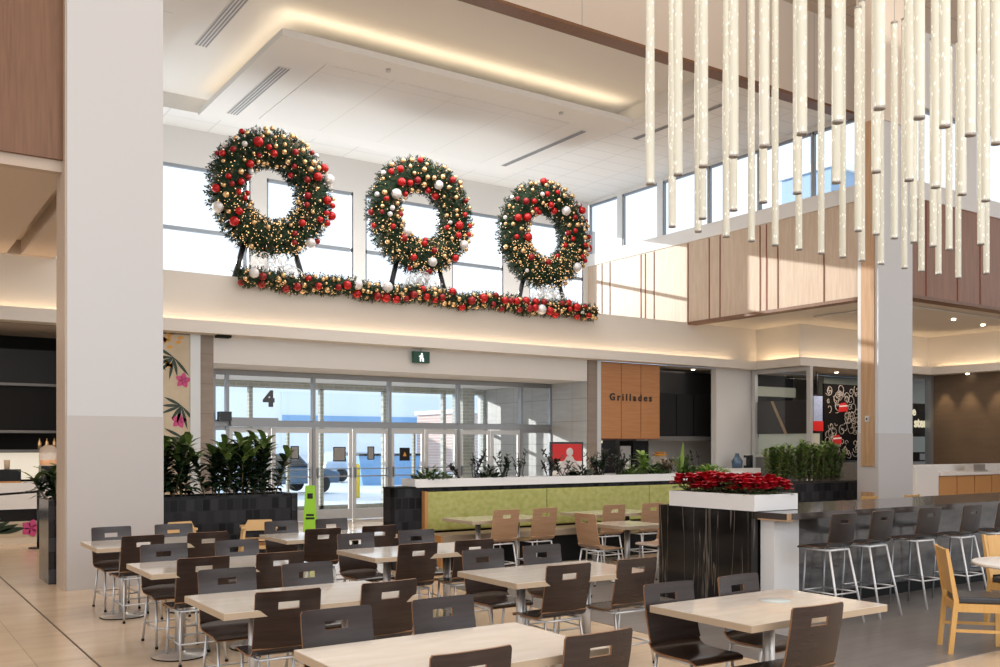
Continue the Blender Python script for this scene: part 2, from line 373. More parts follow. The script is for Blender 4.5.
# return wall to the right
b = MB(); b.box(XW + .25, 34, YR, YR + .25, ZL, 7.45); struct(b, 'wall_return', 'walnut')
b = MB()
for x in (20.6, 21.9, 22.9, 24.6): b.box(x - .02, x + .02, YR - .012, YR, ZL + .02, 7.42)
struct(b, 'trim_7', 'reveal')
b = MB(); b.box(XW + .25, 34, YR - .03, YR + .25, 7.45, 7.85); b.box(XW + .25, 34, YR, YR + .25, 9.6, 11.4); b.box(22.3, 22.75, YR, YR + .25, 7.85, 9.6); struct(b, 'wall_return_upper', 'white')
for i, (x0, x1) in enumerate([(XW + .3, 22.3), (22.75, 27), (27.1, 33)]):
    b = MB(); b.box(x0, x1, YR + .05, YR + .12, 9.52, 9.6); b.box(x0, x0 + .07, YR + .05, YR + .12, 7.85, 9.6); b.box(x1 - .07, x1, YR + .05, YR + .12, 7.85, 9.6)
    w = struct(b, 'window_%d' % (i + 12), 'winframe')
    g = MB(); g.poly([(x0, YR + .08, 7.85), (x1, YR + .08, 7.85), (x1, YR + .08, 9.6), (x0, YR + .08, 9.6)]); g.build('pane', 'glass', w)

# ceilings
RX0, RX1, RY0, RY1 = 4.72, 15.35, 13.9, 22.3
b = MB(); z = 9.5
b.poly([(2.3, 13.9, z), (RX0, 13.9, z), (RX0, YW, z), (2.3, YW, z)]); b.poly([(RX1, 13.9, z), (XW, 13.9, z), (XW, YW, z), (RX1, YW, z)])
b.poly([(RX0, RY1, z), (RX1, RY1, z), (RX1, YW, z), (RX0, YW, z)]); struct(b, 'ceiling', 'ceil_tile', fix=False)
b = MB()
b.poly([(RX0, RY0, 9.85), (RX1, RY0, 9.85), (RX1, RY1, 9.85), (RX0, RY1, 9.85)])
for (x0, y0), (x1, y1) in (((RX0, RY0), (RX0, RY1)), ((RX0, RY1), (RX1, RY1)), ((RX1, RY1), (RX1, RY0))):
    b.poly([(x0, y0, 9.5), (x1, y1, 9.5), (x1, y1, 9.85), (x0, y0, 9.85)])
b.poly([(2.3, 13.9, 9.9), (XW, 13.9, 9.9), (XW, YW + .3, 9.95), (2.3, YW + .3, 9.95)])
b.box(RX0 - .0, RX0 + .3, 13.9, RY1, 9.5, 9.52)
struct(b, 'ceiling_recess', 'ceil', fix=False)
b = MB(); b.box(6.53, 15.15, 16.8, 22.0, 9.34, 9.47); struct(b, 'ceiling_tray', 'ceil')
b = MB(); b.box(7.75, 13.9, 17.6, 21.4, 9.325, 9.34); struct(b, 'ceiling_tray_panel', mat('tray_panels', (.78, .76, .73), .8, brick=('xy', 1.54, 9, .012, (.68, .66, .62), 0)))
def vent(x0, x1, y0, y1, z, label):
    t = thing('ceiling_vent', label, 'vent', ((x0 + x1) / 2, (y0 + y1) / 2, z))
    hx, hy = (x1 - x0) / 2, (y1 - y0) / 2
    f = MB(); f.box(-hx, hx, -hy, hy, -.01, 0); f.build('vent_frame', 'white', t)
    n = 4; s = MB()
    for i in range(n):
        c = -hx + (i + .5) * 2 * hx / n; s.box(c - hx / n * .42, c + hx / n * .42, -hy + .03, hy - .03, -.02, -.011)
    s.build('slot', 'vent', t)
vent(5.66, 5.92, 15.0, 19.35, 9.85, 'long dark slotted air vent in the recessed ceiling, upper left')
vent(7.0, 7.26, 18.2, 21.45, 9.34, 'slotted air vent at the left end of the hanging ceiling tray')
vent(14.45, 14.6, 17.8, 21.3, 9.34, 'thin slot vent at the right end of the hanging ceiling tray')
vent(16.2, 16.35, 15.0, 18.0, 9.5, 'thin slot vent in tiled ceiling right of the tray')
for x, l in ((8.9, 'small sprinkler head on the tray left of its middle'), (13.3, 'small sprinkler head on the tray near its right end')):
    b = MB(); b.lathe([(.0, -.05), (.05, -.05), (.05, 0), (.001, 0)], 10, c=(x, 17.15, 9.34)); tag(b.build('sprinkler', 'chrome'), l, 'sprinkler')
# bulkhead between low and high ceiling
b = MB(); b.box(2.3, XW, 13.56, 13.9, 9.44, 11.4); struct(b, 'wall_high_bulkhead', 'bulk')
b = MB(); b.box(2.3, XW, 13.56, 13.9, 9.38, 9.44); struct(b, 'trim_8', 'fasciawood')
b = MB(); b.poly([(-14, -8, 11.35), (34, -8, 11.35), (34, 13.6, 11.35), (-14, 13.6, 11.35)]); struct(b, 'ceiling_high', 'ceil_tan', fix=False)
b = MB(); b.box(2.1, 2.3, 13.1, YW, 5.5, 11.4); b.box(2.3, 3.0, 15.3, YW, 5.5, 5.56); struct(b, 'wall_left_upper', 'white')
# left aisle: timber fascia, soffits
b = MB(); b.box(-16, 2.12, 12.6, 12.75, 5.24, 11.4); struct(b, 'wall_left_fascia', 'fasciawood')
b = MB(); b.box(-16, 2.12, 12.66, 12.8, 5.1, 5.24); struct(b, 'trim_9', 'pillar_side')
b = MB(); b.box(-16, 2.24, 12.8, 19.1, 5.2, 5.56); b.box(2.47, 3.02, 15.2, 19.08, 5.2, 5.55); b.box(2.47, 2.49, 12.8, 15.2, 5.0, 5.5); b.box(2.2, 2.5, 12.8, 19.08, 5.45, 5.5); b.box(2.2, 3.05, 19.0, 19.12, 5.19, 5.6)
struct(b, 'ceiling_left_aisle', mat('aisle_ceiling', (.62, .52, .44), .8))
b = MB(); b.poly([(XW, YR, ZL - .01), (34, YR, ZL - .01), (34, YB, ZL - .01), (XW, YB, ZL - .01)]); b.box(21.0, 26.5, 13.6, 16.2, ZL - .06, ZL - .02); struct(b, 'ceiling_right_soffit', 'warmwhite')
# low ceiling of shops
b = MB(); b.poly([(-16, YF, 3.97), (5.2, YF, 3.97), (5.2, 24, 3.97), (-16, 24, 3.97)]); b.poly([(15.9, YF, 3.97), (34, YF, 3.97), (34, 24, 3.97), (15.9, 24, 3.97)])
b.poly([(22.0, 17.2, 3.975), (34, 17.2, 3.975), (34, YF, 3.975), (22.0, YF, 3.975)]); struct(b, 'ceiling_shops', mat('shop_ceiling', (.5, .44, .38), .8), fix=False)

# pillars
b = MB(); b.box(2.12, 3.25, 12.45, 13.08, 2.12, 11.4); b.box(2.115, 3.255, 12.445, 13.085, 0, 2.12, 1); b.box(2.10, 2.12, 12.47, 13.06, 0, 9, 2); struct(b, 'wall_pillar_left', ['pillar', 'pillar_low', 'pillar_side'])
b = MB(); b.box(16.42, 17.55, 11.16, 11.62, 2.0, 8.1); b.box(16.40, 17.57, 11.14, 11.64, 8.1, 11.4, 3); b.box(16.415, 17.555, 11.155, 11.625, 0, 2.0, 1)
b.box(16.395, 16.42, 11.24, 11.53, 1.35, 8.1, 2); b.box(16.395, 16.42, 11.24, 11.53, .55, .85, 2)
struct(b, 'wall_pillar_right', ['pillar', 'pillar_low', 'tanwood', 'bulk'])
b = MB(); b.box(-.045, .045, -.02, 0, -.06, .06); b.ball((0, -.03, 0), .02, 1, 1)
o = b.build('wall_box', ['alu_light', 'black'], loc=(16.39, 11.38, 2.28), rotz=-R_(90)); tag(o, 'small grey control box on the timber face of the right pillar', 'switch box')

# ------------------------------------------------------------------ entrance glazing and doors
mx = [6.49, 6.79, 8.82, 10.8, 12.77, 14.74, 15.72]
b = MB()
for i, x in enumerate(mx): b.box(x - .034, x + .034, YG - .06, YG + .08, 0, 3.435)
b.box(6.49, 15.72, YG - .055, YG + .08, 3.34, 3.435); b.box(6.49, 15.72, YG - .07, YG + .08, 2.18, 2.30)
struct(b, 'trim_10', 'alu')
for i in range(6):
    x0, x1 = mx[i] + .03, mx[i + 1] - .03
    b = MB(); b.box(x0, x1, YG - .02, YG + .02, 2.30, 2.33); b.box(x0, x1, YG - .02, YG + .02, 3.32, 3.34)
    w = struct(b, 'window_%d' % (20 + i), 'alu')
    g = MB(); g.poly([(x0, YG, 2.30), (x1, YG, 2.30), (x1, YG, 3.34), (x0, YG, 3.34)]); g.build('pane', 'glass', w)
def leafdoor(n, x0, x1, hs):
    b = MB(); f = .085
    b.box(x0, x0 + f, YG - .03, YG + .03, .02, 2.16); b.box(x1 - f, x1, YG - .03, YG + .03, .02, 2.16)
    b.box(x0 + f, x1 - f, YG - .03, YG + .03, 2.05, 2.16); b.box(x0 + f, x1 - f, YG - .03, YG + .03, .02, .26)
    d = struct(b, 'door_%d' % n, 'alu_light')
    g = MB(); g.poly([(x0 + f, YG, .26), (x1 - f, YG, .26), (x1 - f, YG, 2.05), (x0 + f, YG, 2.05)]); g.build('pane', 'glass', d)
    h = MB(); h.box(x0 + .03, x1 - .03, YG - .1, YG - .07, 1.02, 1.05); h.box(x0 + .03, x1 - .03, YG - .1, YG - .07, 1.20, 1.225)
    for x in (x0 + .04, x1 - .06): h.box(x, x + .03, YG - .09, YG - .03, 1.0, 1.24)
    h.build('push_bar', 'winframe', d)
n = 1
for i in range(1, 5):
    x0, x1 = mx[i] + .036, mx[i + 1] - .036; m = (x0 + x1) / 2
    leafdoor(n, x0, m - .01, 1); leafdoor(n + 1, m + .01, x1, -1); n += 2
for i, (x0, x1) in enumerate(((mx[0] + .045, mx[1] - .045), (mx[5] + .045, mx[6] - .045))):
    b = MB(); b.box(x0, x1, YG - .03, YG + .03, 0, .2); b.box(x0, x1, YG - .03, YG + .03, 2.1, 2.18); w = struct(b, 'window_%d' % (30 + i), 'alu')
    g = MB(); g.poly([(x0, YG, .2), (x1, YG, .2), (x1, YG, 2.1), (x0, YG, 2.1)]); g.build('pane', 'glass', w)
# outer vestibule glazing
ox = [5.0, 6.5, 8.48, 10.45, 12.35, 14.3, 15.7]
b = MB()
for x in ox: b.box(x - .05, x + .05, 24.0, 24.15, 0, 3.3)
for x in (9.5, 11.4, 13.3): b.box(x - .03, x + .03, 24.0, 24.12, 0, 2.2)
b.box(5, 15.7, 24.0, 24.15, 3.27, 3.435); b.box(5, 15.7, 24.0, 24.12, 2.17, 2.24); b.box(5, 15.7, 24.0, 24.12, 0, .14)
struct(b, 'trim_11', 'brickgrey')
b = MB(); b.box(14.75, 15.15, 23.7, 24.3, 0, 3.435); struct(b, 'wall_vestibule_pier', 'brickgrey')
b = MB(); b.poly([(5, 24.06, .14), (15.7, 24.06, .14), (15.7, 24.06, 3.27), (5, 24.06, 3.27)]); struct(b, 'window_40', 'glass')
# things on the glazing
text('door_number', '4', .46, (7.74, YG - .03, 2.80), 'text_grey', bold=.03)
tag(bpy.data.objects['door_number'], 'large grey numeral 4 on the glass over the left doors', 'sign')
b = MB(); b.box(6.55, 6.8, YG - .3, YG - .07, 2.3, 2.5); tag(b.build('door_motor', 'black'), 'black motor box at the left end of the door header', 'box')
b = MB(); b.box(6.82, 7.9, YG - .2, YG - .07, 2.18, 2.38); tag(b.build('door_operator', 'alu'), 'long grey operator housing over the leftmost door pair', 'door operator', None)
def poster(px, z, w, h, m, label, tri=None):
    t = thing('door_poster', label, 'notice', (px, YG - .04, z))
    b = MB(); b.box(-w / 2, w / 2, -.005, 0, -h / 2, h / 2); b.build('sheet', m, t)
    b = MB()
    for (a0, a1, c0, c1) in ((-w / 2, w / 2, h / 2 - .02, h / 2), (-w / 2, w / 2, -h / 2, -h / 2 + .02), (-w / 2, -w / 2 + .02, -h / 2, h / 2), (w / 2 - .02, w / 2, -h / 2, h / 2)): b.box(a0, a1, -.012, -.005, c0, c1)
    b.build('border', 'black', t)
    if tri: b = MB(); b.poly([(-.05, -.012, -.05), (.05, -.012, -.05), (0, -.012, .06)]); b.build('symbol', tri, t)
poster(9.46, 1.56, .32, .34, 'paper', 'grey notice in a dark border on the third door glass')
poster(10.28, 1.58, .18, .32, 'paper', 'narrow grey notice on the fourth door glass')
poster(11.2, 1.55, .28, .32, 'dark', 'dark notice with a small orange symbol on the fifth door glass', 'orange')
poster(8.35, 1.6, .2, .3, 'paper', 'small pale notice on the second door glass')
# exit sign
t = thing('exit_sign', 'green running man exit sign under the ledge over the doors', 'sign', (10.72, YF - .12, 3.78))
b = MB(); b.box(-.21, .21, -.04, .04, -.13, .13); b.build('sign_box', 'exitgreen', t)
b = MB(); b.ball((.0, -.045, .075), .024, 1); b.box(-.03, .03, -.05, -.041, -.03, .05); b.box(-.05, -.02, -.05, -.041, -.1, -.02); b.box(.015, .05, -.05, -.041, -.1, -.02)
b.box(-.07, -.03, -.05, -.041, .0, .03); b.build('running_figure', 'exitwhite', t)
b = MB(); b.box(-.008, .008, -.01, .01, .13, .2); b.build('hanger', 'alu', t)
# black camera/box on soffit
b = MB(); b.box(6.0, 6.28, 18.9, 19.1, 3.93, 3.98); tag(b.build('soffit_grille', 'blackm'), 'small black grille under the ledge by the left stone pilaster', 'vent')

# ------------------------------------------------------------------ mural strip (left)
t = thing('floral_mural', 'tan wall panel painted with green palm leaves and pink flowers by the left pilaster', 'mural', (5.1, YF - .03, 0))
b = MB(); b.box(-1.6, .42, 0, .03, 0, 3.95); b.build('mural_panel', 'muraltan', t)
r2 = random.Random(3); lf = MB(); og = MB(); pk = MB()
def fl(mb, x, z, L, w, ang, mi=0):
    n = 6; top = []; bot = []
    for i in range(n + 1):
        s = i / n; ww = w * math.sin(math.pi * s) / 2; px = x + L * s * math.cos(ang); pz = z + L * s * math.sin(ang)
        top.append((px - ww * math.sin(ang), -.006, pz + ww * math.cos(ang))); bot.append((px + ww * math.sin(ang), -.006, pz - ww * math.cos(ang)))
    mb.poly(top + bot[::-1], mi)
for (cx, cz) in ((.25, 2.55), (.1, 3.5), (-.35, 3.6), (.3, 1.9), (-.4, 2.5)):
    for k in range(7): fl(lf, cx, cz, .34 + r2.random() * .15, .06, R_(150 + k * 26 + r2.random() * 8))
for k in range(26): fl(og, -.4 + r2.random() * .75, 3.35 + r2.random() * .6, .12, .07, r2.random() * 6)
for (cx, cz) in ((.2, 2.25), (.28, 3.05), (-.45, 2.1)):
    pk = MB()
    for k in range(5): fl(pk, cx, cz, .16, .11, R_(k * 72 + 10))
    pk.build('pink_flower', 'pink', t)
lf.build('palm_leaves', 'leafdark', t); og.build('orange_foliage', 'orange', t)

# ------------------------------------------------------------------ left shop
b = MB(); b.box(-10, 4.5, 21.4, 21.5, 0, 3.97); struct(b, 'wall_shop_left', 'blackm')
t = thing('shop_hood', 'wide black panelled shop cabinet wall behind the left counter', 'cabinet', (0, 20.2, 0))
b = MB(); b.box(-4, 3.9, 0, .4, 2.95, 3.6); b.build('upper_panel', 'dark', t)
b = MB(); b.box(-4, 3.9, .04, .4, 2.05, 2.9); b.build('lower_panel', 'blackm', t)
b = MB(); b.box(-4, 3.4, -.06, .4, 2.9, 2.95); b.box(-4, 3.4, -.06, .4, 2.0, 2.05); b.build('ledge', 'shopgrey', t)
b = MB(); b.box(-4, 3.9, -.1, .4, 1.63, 1.68); b.build('shelf', 'shopgrey', t)
b = MB(); b.box(2.3, 3.75, .38, .4, 1.1, 1.62); b.build('backlit_splash', 'backlit', t)
t = thing('shop_counter', 'long white counter with black band and floral front at the left shop', 'counter', (0, 18.9, 0))
b = MB(); b.box(-5, 3.3, 0, .7, .62, 1.09); b.build('counter_top', 'whitelam', t)
b = MB(); b.box(-5, 3.0, .06, .7, .40, .62); b.build('black_band', 'black', t)
b = MB(); b.box(-5, 3.0, .03, .7, .12, .40); b.build('floral_front', 'muraltan', t)
b = MB(); b.box(-5, 3.0, .05, .7, 0, .12); b.build('plinth', 'cream', t)
b = MB(); p = MB()
for k in range(5): fl(p, 2.62, .27, .17, .13, R_(k * 72)); 
for k in range(4): fl(b, 2.05 - k * .1, .2, .5, .1, R_(10 + k * 8))
b.bm.transform(Matrix.Translation((0, .028, 0))); p.bm.transform(Matrix.Translation((0, .024, 0)))
b.build('painted_leaves', 'leafdark', t); p.build('painted_flower', 'pink', t)
t = thing('juice_dispenser', 'clear round juice dispenser with orange juice on the left counter', 'dispenser', (2.95, 19.15, 1.09))
b = MB(); b.box(-.15, .15, -.15, .15, 0, .3); b.build('base', 'black', t)
b = MB(); b.lathe([(.16, .3), (.17, .5), (.15, .62), (.06, .68), (.001, .68)], 16); b.build('bowl', 'clearplastic', t)
b = MB(); b.lathe([(.001, .31), (.15, .31), (.155, .40), (.001, .40)], 16); b.build('juice', 'juice', t)
t = thing('display_box', 'black box holding cup stacks on the left counter', 'box', (2.05, 19.1, 1.09))
b = MB(); b.box(-.6, .42, -.12, .2, 0, .24); b.build('case', 'black', t)
b = MB(); b.box(-.6, .42, -.14, -.12, 0, .03); b.build('wood_rail', 'woodedge', t)
cup = MB(); cup.lathe([(.001, 0), (.035, 0), (.045, .1), (.04, .1), (.001, .1)], 12)
c0 = cup.build('paper_cup_stack', 'cup'); c0.location = (1.72, 19.12, 1.33); c0.scale = (1.2, 1.2, 2.4); tag(c0, 'paper cup stack on the black box, nearest the left picture edge', 'cups', 'cup stacks on the left counter')
for k, (x, s) in enumerate(((1.9, 2.9), (2.08, 2.2), (2.25, 1.7))):
    c = c0.copy(); C.objects.link(c); c.location = (x, 19.12 - .04 * k, 1.33); c.scale = (1.2, 1.2, s)
    c['label'] = ('tallest paper cup stack on the black counter box', 'medium paper cup stack on the black box, right of the tallest', 'shortest paper cup stack on the right end of the black box')[k]
bo = MB(); bo.lathe([(.001, 0), (.035, 0), (.035, .14), (.012, .18), (.012, .22), (.001, .22)], 10)
b0 = bo.build('syrup_bottle', 'gold', loc=(2.95, 20.2, 1.68)); tag(b0, 'amber bottle on the dark shelf behind the left counter, nearest the left', 'bottle', 'bottles on the left shop shelf')
for k in range(2):
    c = b0.copy(); C.objects.link(c); c.location = (3.08 + k * .13, 20.2, 1.68); c['label'] = ('amber bottle in the middle of three on the dark left shop shelf', 'amber bottle nearest the pillar on the left shop shelf')[k]
t = thing('belt_barrier', 'thin black queue belt with hanging strap in front of the left counter', 'belt', (0, 17.9, 0))
b = MB(); pts = [(-3, 0, .98), (.6, 0, .90), (1.7, 0, .92), (2.6, 0, .97)]; b.path(pts, .02); b.build('belt', 'blackm', t)
b = MB(); b.path([(1.75, 0, .92), (1.68, 0, .82), (1.66, 0, .70)], .025); b.build('strap', 'blackm', t)
b = MB(); b.tube((2.6, 0, 0), (2.6, 0, 1.0), .03, 10); b.lathe([(.001, 0), (.16, 0), (.16, .02), (.001, .02)], 16, c=(2.6, 0, 0)); b.build('post', 'black', t)

def downlight(x, y, z, label, group):
    t = thing('downlight', label, 'downlight', (x, y, z), 0, group)
    b = MB(); b.lathe([(.06, 0), (.09, 0), (.09, -.015), (.06, -.015), (.06, 0)], 16); b.build('ring', 'white', t)
    b = MB(); b.lathe([(.001, -.04), (.04, -.032), (.058, -.008)], 16); b.build('lens', 'led', t)
G = 'round downlights in the soffits'
for x, y, z, l in ((1.2, 18.95, 3.97, 'round downlight over the left shop counter, nearest left picture edge'), (2.0, 18.98, 3.97, 'round downlight over the left counter beside the pillar'),
                   (18.3, 19.5, 3.97, 'round downlight above the black cabinets, left one'), (20.0, 19.6, 3.97, 'round downlight above the black cabinets, right one'),
                   (22.5, 17.9, 3.97, 'round downlight inside the mural shop, left'), (24.4, 18.0, 3.97, 'round downlight inside the mural shop, right'),
                   (24.2, 14.2, 5.13, 'round downlight in the upper soffit, left of two right of the pillar'), (26.0, 14.4, 5.13, 'round downlight in the upper soffit, right of two'), (22.6, 15.4, 5.13, 'round downlight in the upper soffit left of the right pillar'),
                   (28.2, 16.1, 3.975, 'round downlight over the brown tiled wall, left'), (28.2, 15.0, 3.975, 'round downlight over the brown tiled wall, right')):
    downlight(x, y, z - .001, l, G)

# ------------------------------------------------------------------ grill shop
t = thing('sign_panel', 'orange brown timber sign panel of three boards lettered Grillades', 'shop sign', (16.16, YF - .02, 0))
for k in range(3): b = MB(); b.box(.02 + k * .7, .70 + k * .7, 0, .12, 1.95, 3.95); b.build('board', 'grillwood', t)
b = MB(); b.box(0, 2.12, .05, .12, 1.93, 3.97); b.build('backing', 'reveal', t)
text('lettering', 'Grillades', .26, (1.05, -.012, 3.04), 'text_black', t, spacing=1.55, bold=.006)
t = thing('wall_cabinet', 'black wall cabinets with three tall doors right of the timber sign', 'cabinet', (18.5, 19.9, 0))
b = MB(); b.box(0, 2.78, 0, .5, 1.95, 3.9); b.build('carcass', 'black', t)
for k in range(3): b = MB(); b.box(.42 + k * .7, 1.09 + k * .7, -.03, 0, 2.05, 3.25); b.build('cabinet_door', 'dark', t)
b = MB(); b.box(0, 2.78, -.05, 0, 1.9, 2.03); b.build('lower_rail', 'shopgrey', t)
b = MB(); b.box(15.9, 19.9, 21.9, 22, 0, 3.97); struct(b, 'wall_grill_back', 'shopgrey')
b = MB(); b.box(19.9, 26, 21.5, 22, 0, 3.97); struct(b, 'wall_grill_side', 'white')
b = MB(); b.box(20.5, 22.2, YF, YF + .2, 0, 3.98); struct(b, 'wall_shop_white', 'white')
t = thing('cooking_line', 'dark kitchen line with steel hoods behind the grill counter', 'kitchen', (16.3, 20.6, 0))
b = MB(); b.box(0, 4.2, 0, .8, 0, .95); b.build('counter', 'shopgrey', t)
b = MB(); b.box(.2, 1.7, .1, .8, 1.0, 1.9); b.build('oven', 'black', t); b = MB(); b.box(2.4, 3.0, .1, .7, 1.0, 1.9); b.build('fryer', 'black', t)
b = MB(); b.box(1.9, 2.3, .1, .7, .95, 1.75); b.build('steel_unit', 'chrome', t)
b = MB(); b.box(.7, 1.15, .0, .1, 1.83, 1.9); b.build('light_strip', 'backlit', t)
t = thing('grill_counter', 'low dark service counter with white top under the timber sign', 'counter', (16.3, 19.3, 0))
b = MB(); b.box(0, 4.0, 0, .6, 0, .95); b.build('counter_body', 'shopgrey', t)
b = MB(); b.box(0, 4.0, -.03, .62, .95, 1.0); b.build('counter_top', 'whitelam', t)
for k, (x, w, m_, l) in enumerate(((18.6, .4, 'orange', 'orange plate stack on the grill counter'),)):
    b = MB(); b.lathe([(.001, 0), (.1, 0), (.22, .06), (.2, .07), (.001, .03)], 16, c=(0, 0, 0)); b.lathe([(.001, .08), (.1, .08), (.2, .13), (.001, .1)], 16)
    tag(b.build('plate_stack', m_, loc=(x, 19.5, 1.46)), l, 'plates')
    b = MB(); b.box(-.14, .14, -.14, .14, 0, .46); tag(b.build('glass_riser', 'clearplastic', loc=(x, 19.5, 1.0)), 'clear plastic riser under the orange plates', 'stand')
b = MB(); b.lathe([(.001, 0), (.05, 0), (.05, .35), (.03, .4), (.001, .4)], 12); tag(b.build('sauce_bottle', 'whitelam', loc=(17.3, 19.4, 1.0)), 'white plastic bottle standing on the grill counter', 'bottle')
b = MB(); b.lathe([(.001, 0), (.14, 0), (.16, .2), (.08, .32), (.05, .42), (.001, .42)], 14); tag(b.build('water_jug', 'carblue', loc=(20.9, 18.75, 1.12)), 'blue water jug on the white counter near the white wall', 'jug')
t = thing('coffee_maker', 'black coffee maker with white lid next to the blue jug', 'coffee maker', (21.3, 18.7, 1.12)); t.scale = (.7, .7, .7)
b = MB(); b.box(-.12, .16, -.12, .12, 0, .1); b.box(.02, .16, -.12, .12, .1, .42); b.box(-.12, .16, -.12, .12, .42, .52); b.build('body', 'black', t)
b = MB(); b.box(-.12, .02, -.1, .1, .52, .56); b.build('lid', 'whitelam', t)
b = MB(); b.box(19.6, 21.5, 18.4, 19.1, 0, 1.12); tag(b.build('service_counter', 'whitelam'), 'plain white counter block standing before the white wall', 'counter')

# poster stand in the entrance
t = thing('poster_stand', 'black framed red and white poster of a figure standing by the entrance', 'poster', (14.30, 18.2, 0))
b = MB(); b.box(-.5, .5, 0, .05, .75, 1.85); b.build('frame', 'black', t)
b = MB(); b.box(-.45, .45, -.01, 0, 1.38, 1.8); b.build('red_field', 'signred', t)
b = MB(); b.box(-.45, .45, -.01, 0, .8, 1.38); b.build('white_field', 'whitelam', t)
b = MB(); b.prism([(-.32, .8), (.4, .8), (.36, 1.3), (.2, 1.42), (.16, 1.5), (-.02, 1.5), (-.08, 1.42), (-.25, 1.3)], 'y', -.02, -.01); b.ball((.07, -.015, 1.6), .11, 2, 0, (1, .1, 1)); b.build('printed_figure', mat('print_grey', (.62, .6, .6), .6), t)
b = MB(); b.tube((-.3, .05, .75), (-.4, .1, 0), .02); b.tube((.3, .05, .75), (.4, .1, 0), .02); b.tube((0, .05, .9), (0, .5, 0), .02); b.build('easel_leg', 'black', t)

# green floor sign
t = thing('floor_sign', 'tall lime green caution sign standing on the floor before the doors', 'sign', (6.95, 16.5, 0), -R_(25))
b = MB(); b.prism([(-.14, 0), (.14, 0), (.085, 1.02), (-.085, 1.02)], 'y', -.06, -.045); b.prism([(-.14, 0), (.14, 0), (.085, 1.02), (-.085, 1.02)], 'y', .06, .045); b.build('panel', 'signgreen', t)
b = MB(); b.box(-.05, .05, -.062, -.061, .78, .88); b.box(-.07, .07, -.062, -.061, .46, .50); b.box(-.08, .08, -.062, -.061, .40, .44); b.build('printed_mark', 'text_black', t)

# ------------------------------------------------------------------ mural shop, right
t = thing('display_window', 'tall framed shop window with a dark panel and pale shelf', 'shop window', (0, 0, 0))
x = 22.0
b = MB()
for y in (17.1, 19.05): b.box(x - .06, x + .06, y - .06, y + .06, 0, 3.97)
b.box(x - .05, x + .05, 17.1, 19.05, 3.86, 3.97); b.box(x - .05, x + .05, 17.1, 19.05, 1.42, 1.5); b.build('window_frame', 'alu_light', t)
b = MB(); b.box(x + .04, x + .06, 17.15, 19.0, 2.1, 3.05); b.build('dark_panel', 'browndark', t)
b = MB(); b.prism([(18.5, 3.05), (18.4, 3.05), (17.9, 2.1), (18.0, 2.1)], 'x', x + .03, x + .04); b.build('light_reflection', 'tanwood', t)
b = MB(); b.box(x + .1, x + .5, 17.15, 19.0, 1.5, 2.1); b.build('pale_shelf', 'shoppale', t)
b = MB(); b.box(x - .02, x + .02, 17.15, 19.0, 0, 1.42); b.build('lower_panel', 'shopgrey', t)
b = MB(); b.box(x - .005, x + .005, 17.15, 19.0, 1.5, 3.86); b.build('pane', 'glass', t)
b = MB(); b.box(22.2, 38, 20.6, 20.7, 0, 3.97); struct(b, 'wall_shop_right_back', mat('shop_brown', (.22, .17, .13), .6))
mw = thing('menu_wall', 'black menu wall with pale lit strips inside the mural shop', 'panel', (0, 0, 0)); b = MB(); b.box(22.2, 24.9, 20.0, 20.2, 0, 3.97); b.build('black_panel', 'dark', mw)
b = MB(); b.box(22.2, 24.9, 19.9, 20.05, 3.3, 3.6); b.box(22.2, 24.0, 19.85, 20.0, 1.5, 2.0); b.build('pale_strip', 'shoppale', mw)
t = thing('menu_screen', 'narrow lit menu board with red base left of the swirl mural', 'menu board', (23.92, 18.3, 0))
b = MB(); b.box(-.24, .24, 0, .06, 2.15, 3.3); b.build('case', 'black', t)
b = MB(); b.box(-.21, .21, -.01, 0, 2.5, 3.25); b.build('screen', 'screen', t)
b = MB(); b.box(-.24, .24, -.02, 0, 2.2, 2.5); b.build('red_base', 'signred', t)
b = MB(); b.box(-.02, .02, .01, .03, 3.3, 3.97); b.build('hanger', 'black', t)
t = thing('swirl_mural', 'black wall mural of white swirls with two red caps', 'mural', (24.5, 18.4, 0))
b = MB(); b.box(-.15, 2.6, 0, .06, 1.3, 3.65); b.build('mural_board', 'muralblack', t)
r3 = random.Random(11); b = MB()
for k in range(110):
    cx, cz = r3.uniform(-.02, 2.3), r3.uniform(1.45, 3.5); R0 = r3.uniform(.07, .2); tw = r3.uniform(3, 8); ph = r3.uniform(0, 6)
    pts = [(cx + R0 * (1 - .75 * i / 12) * math.cos(ph + tw * i / 12), -.01, cz + R0 * (1 - .75 * i / 12) * math.sin(ph + tw * i / 12)) for i in range(13)]
    b.path(pts, .009, 4)
b.build('swirls', mat('swirl_white', (.5, .43, .38), .5), t)
for cx, cz in ((.75, 2.95), (.45, 1.95)):
    b = MB(); b.prism([(cx - .22, cz - .16), (cx + .22, cz - .12), (cx + .2, cz + .06), (cx + .08, cz + .14), (cx - .1, cz + .12), (cx - .2, cz + .02)], 'y', -.03, -.012); rc = b.build('red_cap', 'signred', t)
    b = MB(); b.prism([(cx - .2, cz + .0), (cx + .2, cz + .03), (cx + .2, cz + .07), (cx - .2, cz + .04)], 'y', -.036, -.03); b.build('cap_band', 'whitelam', rc)
